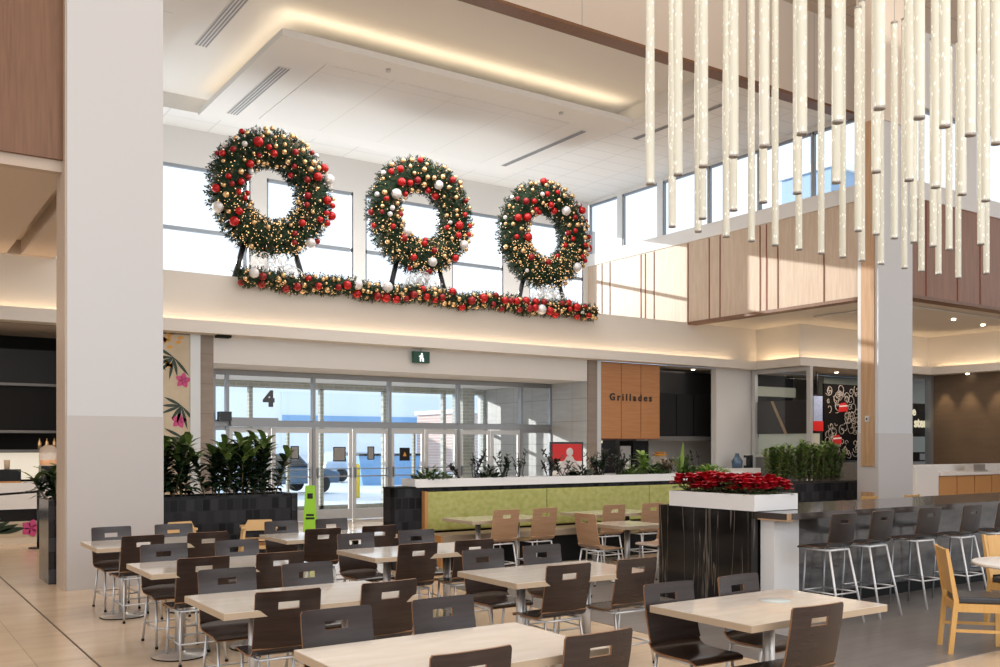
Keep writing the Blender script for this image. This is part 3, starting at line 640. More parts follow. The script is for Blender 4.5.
# sign right of pillar
t = thing('lit_sign', 'dark sign board with glowing letters ster behind the right pillar', 'shop sign', (27.95, 17.6, 0))
b = MB(); b.box(-2.5, .75, 0, .1, 2.05, 3.1); b.build('board', 'blackm', t)
text('letters_lower', 'ster', .42, (.12, -.02, 2.48), 'text_glow', t, bold=.012)
text('letters_upper', 'e', .38, (-.22, -.02, 2.84), 'text_glow', t, bold=.01)
t = thing('corner_shopfront', 'glazed shop corner in a grey metal frame left of the brown tiled wall', 'shop window', (0, 0, 0))
b = MB(); b.box(25.0, 28.3, 17.35, 17.45, 3.86, 3.97); b.box(28.2, 28.4, 17.3, 17.5, 0, 3.97); b.build('metal_frame', 'alu', t)
b = MB(); b.poly([(25, 17.4, 1.2), (28.2, 17.4, 1.2), (28.2, 17.4, 3.86), (25, 17.4, 3.86)]); b.build('pane', 'glass', t)
b = MB(); b.box(25, 33, 18.9, 19.1, 1.0, 3.9); b.build('back_panel', mat('shop_greenish', (.20, .22, .19), .5), t)
b = MB(); b.box(25, 31, 17.8, 18.3, 0, 1.25); b.build('shelf', 'shopgrey', t)
b = MB(); b.box(-.4, .4, -.2, .2, 0, .3); b.box(-.38, .38, -.21, -.2, .05, .25, 1); tag(b.build('cash_register', ['blackm', 'shopgrey'], loc=(28.85, 18.05, 1.25)), 'dark register on the shelf behind the corner glass', 'register')
b = MB(); b.box(28.35, 28.5, 6, 17.3, 0, 3.98); struct(b, 'wall_tiled_right', 'browntile')

# right service counter
t = thing('white_pay_counter', 'white boxy counter end beside the timber drawers, behind the bar', 'counter', (22.2, 14.0, 0))
b = MB(); b.box(0, .98, 0, .7, 0, 1.24); b.build('counter_body', 'whitelam', t, bevel=.01)
t = thing('service_counter_run', 'service counter with white top and timber drawer fronts along the right', 'counter', (23.2, 14.0, 0))
b = MB(); b.box(0, 5, -.05, .8, .98, 1.05); b.box(0, 5, .8, .86, 1.05, 1.25); b.build('worktop', 'whitelam', t)
b = MB(); b.box(0, 5, .05, .8, 0, .98); b.build('carcass', 'tanwood', t)
for k in range(5):
    d = MB(); d.box(.03 + k * .85, .85 + k * .85 - .02, .02, .05, .2, .95); dd = d.build('drawer_front', mat('orange_oak', (.55, .28, .11), .4) if k == 0 else bpy.data.materials['orange_oak'], t)
b = MB(); b.box(0, .7, 0, .35, 0, .05); b.box(.05, .65, .05, .3, .05, .2); tag(b.build('counter_tray', 'chrome', loc=(25.2, 14.2, 1.05)), 'steel tray standing on the white right worktop', 'tray')

# ------------------------------------------------------------------ exterior
b = MB(); b.poly([(-60, 24.4, -.05), (160, 24.4, -.05), (160, 200, -.05), (-60, 200, -.05)]); o = b.build('ground', 'snow'); o['kind'] = 'structure'
b = MB(); b.box(4, 17, 24.4, 25.2, 3.45, 3.6); struct(b, 'ceiling_canopy', 'ceil')
t = thing('store_building', 'long white store with blue facade across the parking lot', 'building', (0, 75, 0))
b = MB(); b.box(5, 75, 0, 15, 0, 6.6); b.build('white_wall', 'whitewall', t)
b = MB(); b.box(29, 60, -.3, 0, 1.0, 6.2); b.build('blue_facade', 'blueb', t)
b = MB(); b.box(29, 44, -.4, -.3, 3.8, 4.3); b.build('blue_band', 'blued', t)
t = thing('brick_building', 'pink brick building seen through the right door glass', 'building', (36, 55, 0))
b = MB(); b.box(-2, 10, 0, 6, 0, 4.0); b.build('brick_wall', 'brick', t)
b = MB(); b.box(-2.2, 10.2, -.2, 6, 4.0, 4.25); b.build('parapet', 'whitewall', t)
def car(loc, rz, paint, label):
    t = thing('car', label, 'car', loc, rz)
    b = MB(); b.prism([(-2.2, .35), (2.2, .35), (2.25, .75), (1.4, .95), (-2.1, 1.0), (-2.25, .7)], 'y', -.9, .9); b.prism([(-1.8, .98), (1.0, .95), (.45, 1.45), (-1.3, 1.48)], 'y', -.78, .78); b.build('body', paint, t, bevel=.06)
    b = MB(); b.prism([(-1.6, 1.02), (.8, 1.0), (.4, 1.38), (-1.25, 1.4)], 'y', -.8, .8); b.build('side_windows', 'carglass', t)
    for x in (-1.35, 1.4):
        for y in (-.85, .85): b = MB(); b.tube((x, y - .1, .33), (x, y + .1, .33), .33, 16); b.build('wheel', 'tyre', t)
car((13.0, 34, 0), R_(12), 'carblue', 'slate blue car parked outside the second pair of doors')
car((21, 44, 0), R_(5), 'carwhite', 'white car parked further off outside the doors')
car((10, 40, 0), R_(20), 'carwhite', 'pale car parked outside beyond the leftmost doors')
for k, (x, y) in enumerate(((12.6, 29.6), (14.4, 30.1), (15.6, 30.0))):
    b = MB(); b.lathe([(.001, 0), (.11, 0), (.11, 1.1), (.07, 1.18), (.001, 1.2)], 14)
    tag(b.build('bollard', 'yellow', loc=(x, y, -.05)), ('yellow bollard outside the third door glass', 'yellow bollard outside the fourth door, left one', 'yellow bollard outside the fourth door, right one')[k], 'bollard', 'yellow bollards outside')
t = thing('waste_container', 'blue waste container behind the yellow bollards outside', 'container', (20.5, 40, 0))
b = MB(); b.prism([(-1.4, -.05), (1.4, -.05), (1.6, 1.3), (-1.6, 1.3)], 'y', -.7, .7); b.build('bin', 'blued', t)
b = MB(); b.box(-1.6, 1.6, -.75, .75, 1.3, 1.4); b.build('lid', 'black', t)
for x, y, w, d, h, l in ((30, 31, 7, 6, 9.6, 'pale blue roof block seen through the leftmost of the right hand windows'), (42, 36, 16, 6, 11.6, 'long low blue grey roof beyond the right hand windows'), (33, 24.6, 2.5, 2.5, 13.2, 'narrow pale tower far beyond the right hand windows')):
    t = thing('rooftop_block', l, 'building', (x, y, -.05)); b = MB(); b.box(0, w, 0, d, 0, h); b.build('block_wall', 'blueroof', t)
    b = MB(); b.box(-.15, w + .15, -.15, d + .15, h, h + .3); b.build('coping', 'whitewall', t)

# ------------------------------------------------------------------ bent ply sheet (seat / backrest)
def sheet(prof, cols, hole=None, th=.012, curve=0.0, topshrink=True, round_rows=None):
    bm = bmesh.new(); n = len(prof); mN = len(cols)
    nor = []
    for i in range(n):
        a = prof[max(0, i - 1)]; c = prof[min(n - 1, i + 1)]; dy, dz = c[0] - a[0], c[1] - a[1]; L = math.hypot(dy, dz)
        nor.append((dz / L, -dy / L))
    hw = max(abs(c) for c in cols); F = []; B = []
    for i, (y, z) in enumerate(prof):
        rf = []; rb = []
        w = (round_rows or {}).get(i, 1)
        for c in cols:
            x = c * (w if abs(c) > hw * .7 else 1); off = curve * ((c / hw) ** 2)
            ny, nz = nor[i]
            rf.append(bm.verts.new((x, y + off * (1 if curve else 0) + ny * th / 2, z + nz * th / 2)))
            rb.append(bm.verts.new((x, y + off * (1 if curve else 0) - ny * th / 2, z - nz * th / 2)))
        F.append(rf); B.append(rb)
    cells = set()
    for i in range(n - 1):
        for j in range(mN - 1):
            if hole and hole[0] <= i < hole[1] and hole[2] <= j < hole[3]: continue
            cells.add((i, j))
    for i, j in cells:
        f = bm.faces.new((F[i][j], F[i][j + 1], F[i + 1][j + 1], F[i + 1][j])); f.smooth = True
        f = bm.faces.new((B[i][j], B[i + 1][j], B[i + 1][j + 1], B[i][j + 1])); f.smooth = True
        for (di, dj, p, q) in ((-1, 0, (i, j), (i, j + 1)), (1, 0, (i + 1, j), (i + 1, j + 1)), (0, -1, (i, j), (i + 1, j)), (0, 1, (i, j + 1), (i + 1, j + 1))):
            if (i + di, j + dj) not in cells:
                f = bm.faces.new([bm.verts.new(v.co) for v in (F[p[0]][p[1]], F[q[0]][q[1]], B[q[0]][q[1]], B[p[0]][p[1]])]); f.material_index = 1
    bmesh.ops.recalc_face_normals(bm, faces=bm.faces)
    return bm
def sheet_obj(name, bm, mats, parent):
    me = bpy.data.meshes.new(name); bm.to_mesh(me); bm.free()
    for m in mats: me.materials.append(M[m])
    return link(name, me, parent)
COLS = [-.21, -.19, -.13, -.068, .068, .13, .19, .21]
def make_chair(name, label, mats, frame, seat_z=.45, top=.86, group=None):
    t = thing(name, label, 'chair', (0, 0, 0), 0, group)
    s = seat_z; h = top - s
    seat = [(.215, s - .022), (.20, s - .008), (.16, s + .002), (.05, s - .003), (-.08, s - .003), (-.14, s + .003), (-.175, s + .02), (-.198, s + .05)]
    back = [(-.198, s + .05), (-.212, s + .09), (-.228, s + .16), (-.245, s + .245), (-.256, s + h - .115), (-.262, s + h - .068), (-.268, s + h - .014), (-.27, s + h)]
    sheet_obj('seat', sheet(seat, COLS, round_rows={0: .93}), mats, t)
    sheet_obj('backrest', sheet(back, COLS, hole=(4, 5, 3, 4), curve=.018, round_rows={7: .955}), mats, t)
    r = .0105; zf = s - .025
    for sx in (-1, 1):
        b = MB(); b.tube((sx * .17, .15, zf), (sx * .175, .185, 0), r); b.build('leg', frame, t)
        b = MB(); b.tube((sx * .165, -.17, zf), (sx * .185, -.25, 0), r); b.build('leg', frame, t)
    for lg, (fx, fy) in zip([o for o in t.children if o.name.split('.')[0] == 'leg'], ((-.175, .185), (-.185, -.25), (.175, .185), (.185, -.25))):
        b = MB(); b.tube((fx, fy, 0), (fx, fy, .02), .014, 8); b.build('foot_cap', 'blackm', lg)
    b = MB(); b.path([(-.17, .15, zf), (.17, .15, zf), (.165, -.175, zf), (-.165, -.175, zf), (-.17, .15, zf)], r); b.build('seat_frame', frame, t)
    zs = .17; b = MB()
    for sx in (-1, 1): b.tube((sx * .172, .172, zs), (sx * .178, -.22, zs), .008)
    b.tube((-.174, .172, zs), (.174, .172, zs), .008); b.tube((-.178, -.22, zs), (.178, -.22, zs), .008); b.build('stretcher', frame, t)
    return t
def make_stool(name, label):
    t = thing(name, label, 'bar stool', (0, 0, 0), 0, 'dark ply bar stools along the stone bar')
    s = .75; mats = ['stoolply', 'stooledge']
    seat = [(.20, s - .022), (.185, s - .006), (.12, s), (-.08, s), (-.13, s + .006), (-.16, s + .022), (-.178, s + .05)]
    back = [(-.178, s + .05), (-.19, s + .10), (-.205, s + .18), (-.214, s + .235), (-.22, s + .27), (-.228, s + .325), (-.23, s + .335)]
    sheet_obj('seat', sheet(seat, [c * .93 for c in COLS]), mats, t)
    sheet_obj('backrest', sheet(back, [c * .93 for c in COLS], hole=(3, 4, 3, 4), curve=.015, round_rows={6: .95}), mats, t)
    r = .0115; zf = s - .03
    for sx in (-1, 1):
        b = MB(); b.tube((sx * .15, .13, zf), (sx * .17, .17, 0), r * .8); b.build('leg', 'alu', t)
        b = MB(); b.tube((sx * .15, -.15, zf), (sx * .19, -.30, 0), r); b.build('leg', 'whiteframe', t)
    b = MB(); b.path([(-.15, .13, zf), (.15, .13, zf), (.15, -.15, zf), (-.15, -.15, zf), (-.15, .13, zf)], r); b.build('seat_frame', 'whiteframe', t)
    b = MB(); z = .30
    b.path([(-.162, .155, z), (.162, .155, z), (.174, -.24, z), (-.174, -.24, z), (-.162, .155, z)], .009); b.build('footrest', 'frame', t)
    return t

# ------------------------------------------------------------------ tables
def make_table(name, label, cx, cy, w, d, poles, group):
    t = thing(name, label, 'table', (cx, cy, 0), 0, group)
    b = MB(); b.box(-w / 2, w / 2, -d / 2, d / 2, .707, .747, 1); b.box(-w / 2 + .002, w / 2 - .002, -d / 2 + .002, d / 2 - .002, .747, .75)
    b.build('tabletop', ['tabletop', 'tableedge'], t)
    for px in poles:
        b = MB(); b.tube((px, 0, .02), (px, 0, .70), .037, 20); pd = b.build('pedestal', 'chrome', t)
        b = MB(); b.lathe([(.001, 0), (.225, 0), (.225, .012)], 28, mi=1, c=(px, 0, 0)); b.lathe([(.225, .012), (.215, .022), (.06, .03), (.05, .045), (.001, .045)], 28, c=(px, 0, 0)); b.build('base', ['chrome', 'blackm'], pd)
        b = MB(); b.box(px - .16, px + .16, -.16, .16, .69, .708); b.build('mounting_plate', 'blackm', pd)
    return t
rows = ['front row', 'second row', 'third row', 'rear row']
X0 = [[1.78, 1.82, 1.91, 1.95], [4.13, 3.98, 3.84, 3.78]]
YT = [[3.61, 5.62, 7.66, 9.87], [3.60, 5.66, 7.65, 9.60]]
W, D = 1.32, .82
TG = 'pale stone topped dining tables in two columns'
names = [['pale table at the bottom of the picture, front of the left column', 'pale table second from the front in the left column',
          'pale table third from the front in the left column', 'pale table farthest back in the left column beside the white pillar'],
         ['square pale table at lower right, front of the right column', 'pale table second from the front in the right column',
          'pale table third from the front in the right column', 'pale table farthest back in the right column near the green sign']]
chair0 = make_chair('dining_chair', 'x', ['wenge', 'plyedge'], 'frame', group='dark ply dining chairs around the pale tables')
first = [True]
def put_chair(x, y, rz, label):
    if first[0]:
        chair0.location = (x, y, 0); chair0.rotation_euler = (0, 0, rz); chair0['label'] = label; first[0] = False; return chair0
    return dup(chair0, (x, y, 0), rz, label)
FO = ['frontmost', 'second', 'third', 'rearmost']
for c in range(2):
    for r in range(4):
        w = 1.26 if (c, r) == (1, 0) else W
        x0 = X0[c][r]; y0 = YT[c][r]
        poles = [0] if (c, r) == (1, 0) else [-w / 2 + .33, w / 2 - .33]
        make_table('dining_table', names[c][r], x0 + w / 2, y0 + D / 2, w, D, poles, TG)
        col = ('left', 'right')[c]
        for k in range(2):
            cx = x0 + (.41, 1.07)[k]; side = ('left', 'right')[k]
            cx += {(1, 1): .08}.get((c, r), 0)
            if (c, r) == (1, 0): cx = x0 + (.26, .92)[k]
            j = math.sin(c * 7 + r * 3 + k * 5) * .02; ra = math.sin(c * 5 + r * 11 + k * 3) * .05
            if not ((c, r) == (1, 0) and k == 1):
                dy = {(1, 0): -.2, (0, 0): -.12}.get((c, r), -.03)
                put_chair(cx + j + ((.04, .12)[k] if r == 0 else 0) + (.04 if (c, r) == (1, 0) else 0), y0 + dy + .27, ra, 'dark ply chair, camera side, %s seat of the %s table in the %s column' % (side, FO[r], col))
            dy = .12 if (c, r) == (1, 0) else .42
            put_chair(cx - j, y0 + D + dy - .27, math.pi + ra, 'dark ply chair, window side, %s seat of the %s table in the %s column' % (side, FO[r], col))
# small paper stain/napkin ring on front right table
b = MB(); b.lathe([(.001, 0), (.1, 0), (.1, .002), (.001, .002)], 24); tag(b.build('table_sticker', mat('pale_sticker', (.55, .60, .58), .4), loc=(4.93, 4.1, .7505)), 'round pale blue sticker lying on the front right table', 'sticker')
# tables by the bench
BG = 'small pale tables in front of the green bench'
make_table('dining_table', 'pale table at the left end of the green bench', 7.43, 11.02, 1.34, .78, [-.33, .33], BG)
make_table('dining_table', 'pale table against the right part of the green bench', 9.5, 11.02, 1.34, .78, [-.33, .33], BG)
make_table('dining_table', 'small single pedestal pale table between the green bench and black marble planter', 8.25, 9.25, .70, .72, [0], BG)
tg = 'tan ply chairs near the green bench'
tan0 = make_chair('cafe_chair', 'tan ply chair at the left bench table, left of its two', ['tanply', 'tanedge'], 'whiteframe', .46, .9, tg)
tan0.location = (7.2, 10.72, 0)
dup(tan0, (7.84, 10.72, 0), .03, 'tan ply chair at the left bench table, right of its two')
dup(tan0, (9.12, 10.75, 0), 0, 'tan ply chair at the right bench table, left of its two')
dup(tan0, (9.88, 10.75, 0), 0, 'tan ply chair at the right bench table, right of its two')
dup(tan0, (7.86, 9.32, 0), -R_(90), 'tan ply chair seen side on at the left of the small single table')
dup(tan0, (8.83, 9.3, 0), R_(90), 'tan ply chair partly hidden by the black marble planter')

# ------------------------------------------------------------------ green bench with planter top
t = thing('banquette', 'long lime green upholstered bench with beige seat and tiled end', 'bench', (0, 0, 0))
bx0, bx1 = 6.75, 13.2
for k in range(3):
    a = bx0 + k * (bx1 - bx0) / 3; b = MB(); b.box(a + .004, a + (bx1 - bx0) / 3 - .004, 11.83, 11.96, .53, 1.09); b.build('back_cushion', 'green', t, bevel=.02)
b = MB(); b.box(bx0, bx1, 11.38, 11.9, .40, .50); b.build('seat', 'benchseat', t, bevel=.015)
b = MB(); b.box(bx0 + .02, bx1, 11.45, 11.95, 0, .40); b.build('kick_board', 'blackm', t)
b = MB(); b.box(bx0 - .05, bx0, 11.79, 11.97, 0, 1.10); b.box(bx0 - .03, bx0, 11.38, 11.79, 0, .50); b.build('end_panel', 'woodedge', t)
t = thing('bench_planter', 'long white topped planter box behind the green bench with black tiled end', 'planter', (0, 0, 0))
b = MB(); b.box(6.25, 13.3, 11.98, 12.2, 0, 1.15); b.box(6.27, 6.70, 11.88, 11.98, 0, 1.15); b.build('tiled_base', 'tile_black', t)
b = MB(); b.box(6.24, 6.6, 11.86, 12.2, 1.15, 1.17, 0); b.build('dark_cap', 'blackm', t)
b = MB(); b.box(6.6, 13.4, 11.9, 11.96, 1.155, 1.275); b.box(6.6, 13.4, 12.24, 12.3, 1.155, 1.275); b.box(6.6, 6.66, 11.96, 12.24, 1.155, 1.275); b.box(13.34, 13.4, 11.96, 12.24, 1.155, 1.275); b.build('white_rim', 'whitelam', t)
b = MB(); b.box(6.66, 13.3, 11.96, 12.24, 1.14, 1.25); b.build('soil', 'soil', t)

# ------------------------------------------------------------------ marble planter with poinsettias, bar
t = thing('marble_planter', 'black marble planter with thick white tray top at the end of the bar', 'planter', (7.73, 6.7, 0))
b = MB(); b.box(.01, .66, .05, 1.43, 0, 1.07); b.build('marble_body', 'marble', t)
b = MB(); b.box(0, .69, 0, .05, 1.07, 1.24); b.box(0, .69, 1.2, 1.25, 1.07, 1.24); b.box(0, .05, .05, 1.2, 1.07, 1.24); b.box(.64, .69, .05, 1.2, 1.07, 1.24); b.box(.05, .64, .05, 1.2, 1.07, 1.1); b.build('white_tray', 'whitelam', t)
b = MB(); b.box(.05, .64, .05, 1.2, 1.1, 1.2); b.build('soil', 'soil', t)
t = thing('bar_counter', 'long dark stone bar with glossy top and white end leg', 'bar', (0, 0, 0))
b = MB(); b.box(8.42, 19, 6.33, 7.5, 1.0, 1.065); b.box(7.78, 8.42, 6.33, 6.75, 1.0, 1.065); b.build('bar_top', 'bartop', t)
b = MB(); b.box(7.785, 7.85, 6.325, 6.33, 1.0, 1.065); b.box(7.78, 7.90, 6.33, 6.70, .985, 1.0); b.build('warm_edge', 'tanwood', t)
b = MB(); b.box(7.86, 8.25, 6.55, 6.73, 0, 1.0); b.build('white_leg', 'whitelam', t)
b = MB(); b.box(8.36, 19, 6.75, 7.3, 0, 1.0); b.build('bar_body', 'marblebar', t)
b = MB(); b.box(8.42, 19, 6.70, 6.75, 0, .12); b.build('kick_rail', 'blackm', t)
def poinsettia(loc, seed, label):
    r = random.Random(seed); t = thing('poinsettia', label, 'poinsettia', loc, r.random() * 6, 'red poinsettias in the marble planter')
    b = MB(); g = MB(); s = MB()
    for k in range(12):
        a = r.random() * 6.28; q = (k / 12) ** .5 * .16; hx, hy, hz = q * math.cos(a), q * math.sin(a), .09 + r.random() * .13 - q * .2
        s.tube((0, 0, 0), (hx, hy, hz), .005, 4)
        for ring, (n_, L, el) in enumerate(((6, .085, 1.3), (7, .13, .45))):
            for i in range(n_):
                an = i * 6.28 / n_ + ring * .4 + r.random() * .3
                b.leaf((hx, hy, hz + .01 - ring * .008), (math.cos(an), math.sin(an), el), L * (.85 + r.random() * .3), .085, .9, 0, 3)
        for i in range(5):
            an = r.random() * 6.28; g.leaf((hx * .9, hy * .9, hz - .04), (math.cos(an), math.sin(an), .1), .12, .055, .7, 0, 3)
    b.build('red_bracts', 'poin', t); g.build('green_leaves', 'leaf', t); s.build('stem', 'stem', t)
k = 0
for i in range(5):
    for j in range(2):
        poinsettia((7.73 + .18 + j * .33, 6.70 + .16 + i * .235, 1.2), 40 + k, ('red poinsettia in the marble planter, %s row, number %s from the near corner' % (('left', 'right')[j], ('first', 'second', 'third', 'fourth', 'fifth')[i]))); k += 1
st = make_stool('bar_stool', 'first dark bar stool from the white bar leg')
st.location = (8.08, 6.08, 0); st.rotation_euler = (0, 0, 0)
for k, x in enumerate((8.74, 9.66, 10.42, 11.25)):
    dup(st, (x, 6.1 + .04 * (k % 2), 0), .03 * (-1) ** k, ('second dark bar stool from the white bar leg', 'third dark bar stool, before the bright reflection in the bar', 'fourth dark bar stool from the white bar leg', 'last dark bar stool, cut by the right picture edge')[k])

# chairs beyond the bar: only backs visible
for k, (px, py, tt) in enumerate(((885, 491.5, 18.4), (906, 491, 18.8), (962, 490, 19.3), (982, 489, 19.8))):
    u = (px - 500) / 952; x = tt * (.561 + .828 * u); y = tt * (.828 - .561 * u)
    dup(chair0, (x, y - 1.2, 0), 0, 'dark ply chair beyond the bar, %s of four with only its top showing' % ('leftmost', 'second', 'third', 'rightmost')[k], 'chairs beyond the bar')

# ------------------------------------------------------------------ maple chairs and round table
def make_maple(label):
    t = thing('wooden_armless_chair', label, 'chair', (0, 0, 0), 0, 'orange maple chairs at the round white table')
    for sx in (-1, 1):
        b = MB(); b.prism([(.20, 0), (.24, 0), (.235, .42), (.195, .42)], 'x', sx * .2 - .018, sx * .2 + .018); b.build('leg', 'maple', t)
        b = MB(); b.prism([(-.27, 0), (-.23, 0), (-.185, .45), (-.265, .885), (-.29, .885), (-.225, .45)], 'x', sx * .2 - .018, sx * .2 + .018); b.build('leg', 'maple', t)
    b = MB()
    for sx in (-1, 1): b.box(sx * .2 - .012, sx * .2 + .012, -.2, .21, .36, .43); b.box(sx * .2 - .01, sx * .2 + .01, -.23, .21, .19, .215)
    b.box(-.2, .2, .2, .225, .36, .43); b.box(-.2, .2, -.21, -.19, .36, .43); b.build('seat_rail', 'maple', t)
    prof = [(-.205, .50), (-.225, .62), (-.25, .78), (-.272, .875)]
    sheet_obj('backrest', sheet(prof, [-.18, -.09, 0, .09, .18], curve=.0, th=.016), ['maple', 'maple'], t)
    b = MB(); b.box(-.2, .2, -.19, .225, .43, .485); b.build('seat_pad', 'pad', t, bevel=.015)
    return t
mp = make_maple('orange maple chair with black seat pad at the near left of the round table')
mp.location = (7.93, 4.45, 0); mp.rotation_euler = (0, 0, -R_(137))
dup(mp, (9.28, 4.74, 0), R_(170), 'orange maple chair behind the round white table at the right edge')
t = thing('round_table', 'round white table cut by the right picture edge', 'table', (8.36, 4.22, 0))
b = MB(); b.lathe([(.001, .715), (.43, .715), (.45, .725), (.45, .745), (.44, .75), (.001, .75)], 48); b.build('tabletop', 'whitelam', t)
b = MB(); b.tube((0, 0, .03), (0, 0, .71), .035, 16); b.build('pedestal', 'chrome', t)
b = MB(); b.lathe([(.001, 0), (.24, 0), (.24, .012), (.05, .035), (.001, .035)], 28); b.build('base', 'chrome', t)
for k, (x, y) in enumerate(((14.5, 10.3), (15.6, 10.2))):
    dup(mp, (x, y, 0), 0, ('orange maple chair back peeking over the bar left of the pillar', 'orange maple chair back peeking over the bar nearest the pillar')[k], 'maple chairs beyond the bar')

# high chairs
def make_high(label):
    t = thing('high_chair', label, 'high chair', (0, 0, 0), 0, 'light wooden high chairs by the black tiled planter')
    for sx in (-1, 1):
        for sy in (-1, 1):
            b = MB(); b.tube((sx * .27, sy * .26, 0), (sx * .19, sy * .15, .68), .02, 6); b.build('leg', 'lightwood', t)
    b = MB()
    for z, e in ((.18, .25), (.40, .225)):
        for sx in (-1, 1): b.box(sx * e - .012, sx * e + .012, -.19, .19, z, z + .045)
        b.box(-e, e, -.23, -.205, z, z + .045); b.box(-e, e, .205, .23, z, z + .045)
    b.build('rung', 'lightwood', t)
    b = MB(); b.box(-.2, .2, -.17, .17, .50, .52); b.build('seat', 'lightwood', t)
    b = MB()
    for sx in (-1, 1): b.box(sx * .2 - .03, sx * .2 + .03, -.2, .18, .66, .69)
    b.box(-.2, .2, -.23, -.14, .66, .69); b.build('arm_rail', 'lightwood', t)
    b = MB(); b.prism([(-.22, .64), (.22, .64), (.15, .78), (-.15, .78)], 'y', .14, .165); b.build('backrest', 'lightwood', t)
    return t
hc = make_high('light wooden high chair left, behind dark chairs near the white pillar'); hc.location = (3.42, 12.55, 0); hc.rotation_euler = (0, 0, R_(190))
dup(hc, (4.45, 12.3, 0), R_(165), 'light wooden high chair right, before the end of the tiled planter')

# ------------------------------------------------------------------ plants
t = thing('tiled_planter', 'long low planter wall of staggered black tiles beside the white pillar', 'planter', (0, 0, 0))
b = MB(); b.box(2.04, 5.33, 13.15, 13.25, 0, 1.06); b.box(2.04, 5.33, 13.75, 13.85, 0, 1.06); b.build('front_tiles', 'tile_black', t)
b = MB(); b.box(2.02, 2.12, 13.14, 13.86, 0, 1.065); b.build('end_tiles', 'tile_black_side', t); b = MB(); b.box(5.25, 5.34, 13.14, 13.86, 0, 1.065); b.build('end_tiles', 'tile_black_side', t)
b = MB(); b.box(2.12, 5.25, 13.25, 13.75, 0, 1.0); b.build('soil', 'soil', t)
def dracaena(loc, h, seed, label, mat_='leafdark', stems=5, spread=.22, L=.32, w=.055, group=None, name='leafy_plant', ltip='leafyellow'):
    r = random.Random(seed); t = thing(name, label, 'plant', loc, 0, group); s = MB(); lf = MB(); tip = MB()
    for k in range(stems):
        a = r.random() * 6.28; q = r.random() * spread; hh = h * (.72 + .28 * r.random()); x, y = q * math.cos(a) * .4, q * math.sin(a) * .4
        X, Y = q * math.cos(a), q * math.sin(a); s.tube((x, y, 0), (X, Y, hh - L * .5), .009, 5)
        n_ = int((26 if w > .08 else 34) * h)
        for i in range(n_):
            f = i / n_; z = .1 * h + (hh - L * .4 - .1 * h) * f ; an = i * 2.4 + r.random(); px, py = x + (X - x) * f, y + (Y - y) * f
            mb = tip if f > .8 else lf
            mb.leaf((px, py, z), (math.cos(an), math.sin(an), .35 + 1.0 * f), L * (.7 + .4 * r.random()), w, 1.3, 0, 4)
    lf.build('foliage', mat_, t); tip.build('young_leaves', ltip, t); s.build('stem', 'stem', t); return t
PG = 'dark leafy plants in the long black tiled planter'
for k, (x, l) in enumerate(((2.2, 'leafy plant left of the white pillar over the tiled planter end'), (3.5, 'leafy plant right beside the white pillar in the tiled planter'),
                            (3.8, 'tall leafy plant second from the white pillar'), (4.22, 'leafy plant in the middle of the tiled planter'), (4.62, 'bushy leafy plant before the leftmost doors'), (4.98, 'rightmost leafy plant in the black tiled planter'))):
    dracaena((x, 13.5, 1.0), (.62 if k == 0 else .96 + .07 * (k % 2)), 20 + k, l, stems=8, spread=.40, L=.34, w=.095, group=PG)
t = thing('shrub_planter', 'low black tiled planter box behind the bar, left of the right pillar', 'planter', (0, 0, 0))
b = MB(); b.box(14.4, 18.0, 12.05, 12.6, 0, 1.02); b.build('tiled_box', 'tile_black', t); b = MB(); b.box(14.25, 17.95, 12.1, 12.55, 1.02, 1.04); b.build('soil', 'soil', t)
for k, (x, l) in enumerate(((14.78, 'green shrub at the left end of the planter behind the bar'), (15.15, 'second green shrub from left behind the bar'), (15.52, 'middle green shrub behind the bar'), (15.9, 'fourth green shrub from left behind the bar'), (16.28, 'green shrub directly left of the right pillar'), (16.65, 'green shrub half hidden by the right pillar'))):
    dracaena((x, 12.33, 1.02), .80 + .05 * (k % 3), 60 + k, l, 'leafyellow', 13, .32, .2, .065, 'green shrubs behind the bar', 'shrub')
def clump(loc, seed, label, m, rad=.3, h=.16, n_=160, L=.09, w=.04):
    r = random.Random(seed); b = MB()
    for i in range(n_):
        a = r.random() * 6.28; q = r.random() ** .5 * rad; z = h * (1 - (q / rad) ** 2) * r.random()
        b.leaf((q * math.cos(a), q * .6 * math.sin(a), z), (math.cos(a) + r.uniform(-.5, .5), math.sin(a) + r.uniform(-.5, .5), .8), L, w, .6, 0, 3)
    tag(b.build('low_plant', m, loc=loc), label, 'plant')
def branchy(loc, seed, label, h=.5, n_=9, leafm='twig', lean=0, L=.06, name='branching_plant'):
    r = random.Random(seed); t = thing(name, label, 'plant', loc); s = MB(); lf = MB()
    for k in range(n_):
        p = Vector((r.uniform(-.06, .06), r.uniform(-.05, .05), 0)); d = Vector((r.uniform(-.6, .6) + lean, r.uniform(-.3, .3), 1)).normalized(); L_ = h * r.uniform(.5, 1)
        for i in range(6):
            q = p + d * (L_ / 6); s.tube(p, q, .006, 4); d = (d + Vector((r.uniform(-.25, .25), r.uniform(-.2, .2), r.uniform(-.1, .15)))).normalized(); p = q
            if i > 1:
                for j in range(4): lf.leaf(p, (r.uniform(-1, 1), r.uniform(-1, 1), r.uniform(-.3, .8)), L * 1.5, L * .7, .3, 0, 2)
    s.build('stem', 'twig', t); lf.build('leaves', leafm, t); return t
zt = 1.25; yp = 12.1
clump((6.98, yp, zt), 1, 'bright green low plant at the left end of the bench planter', 'leaf', .34, .18, 220)
clump((12.75, yp, zt), 2, 'bright green low plant at the right end of the bench planter', 'leafbright', .42, .17, 260, .1)
branchy((7.5, yp, zt), 3, 'dark twig plant leaning left, next to the low green plant', .36, 3, lean=-.8)
branchy((7.75, yp, zt), 4, 'dark spiky twig plant, second in the bench planter', .52, 5)
branchy((8.25, yp, zt), 5, 'dark leafy twig plant, third in the bench planter', .42, 6, 'leafdark', -.2)
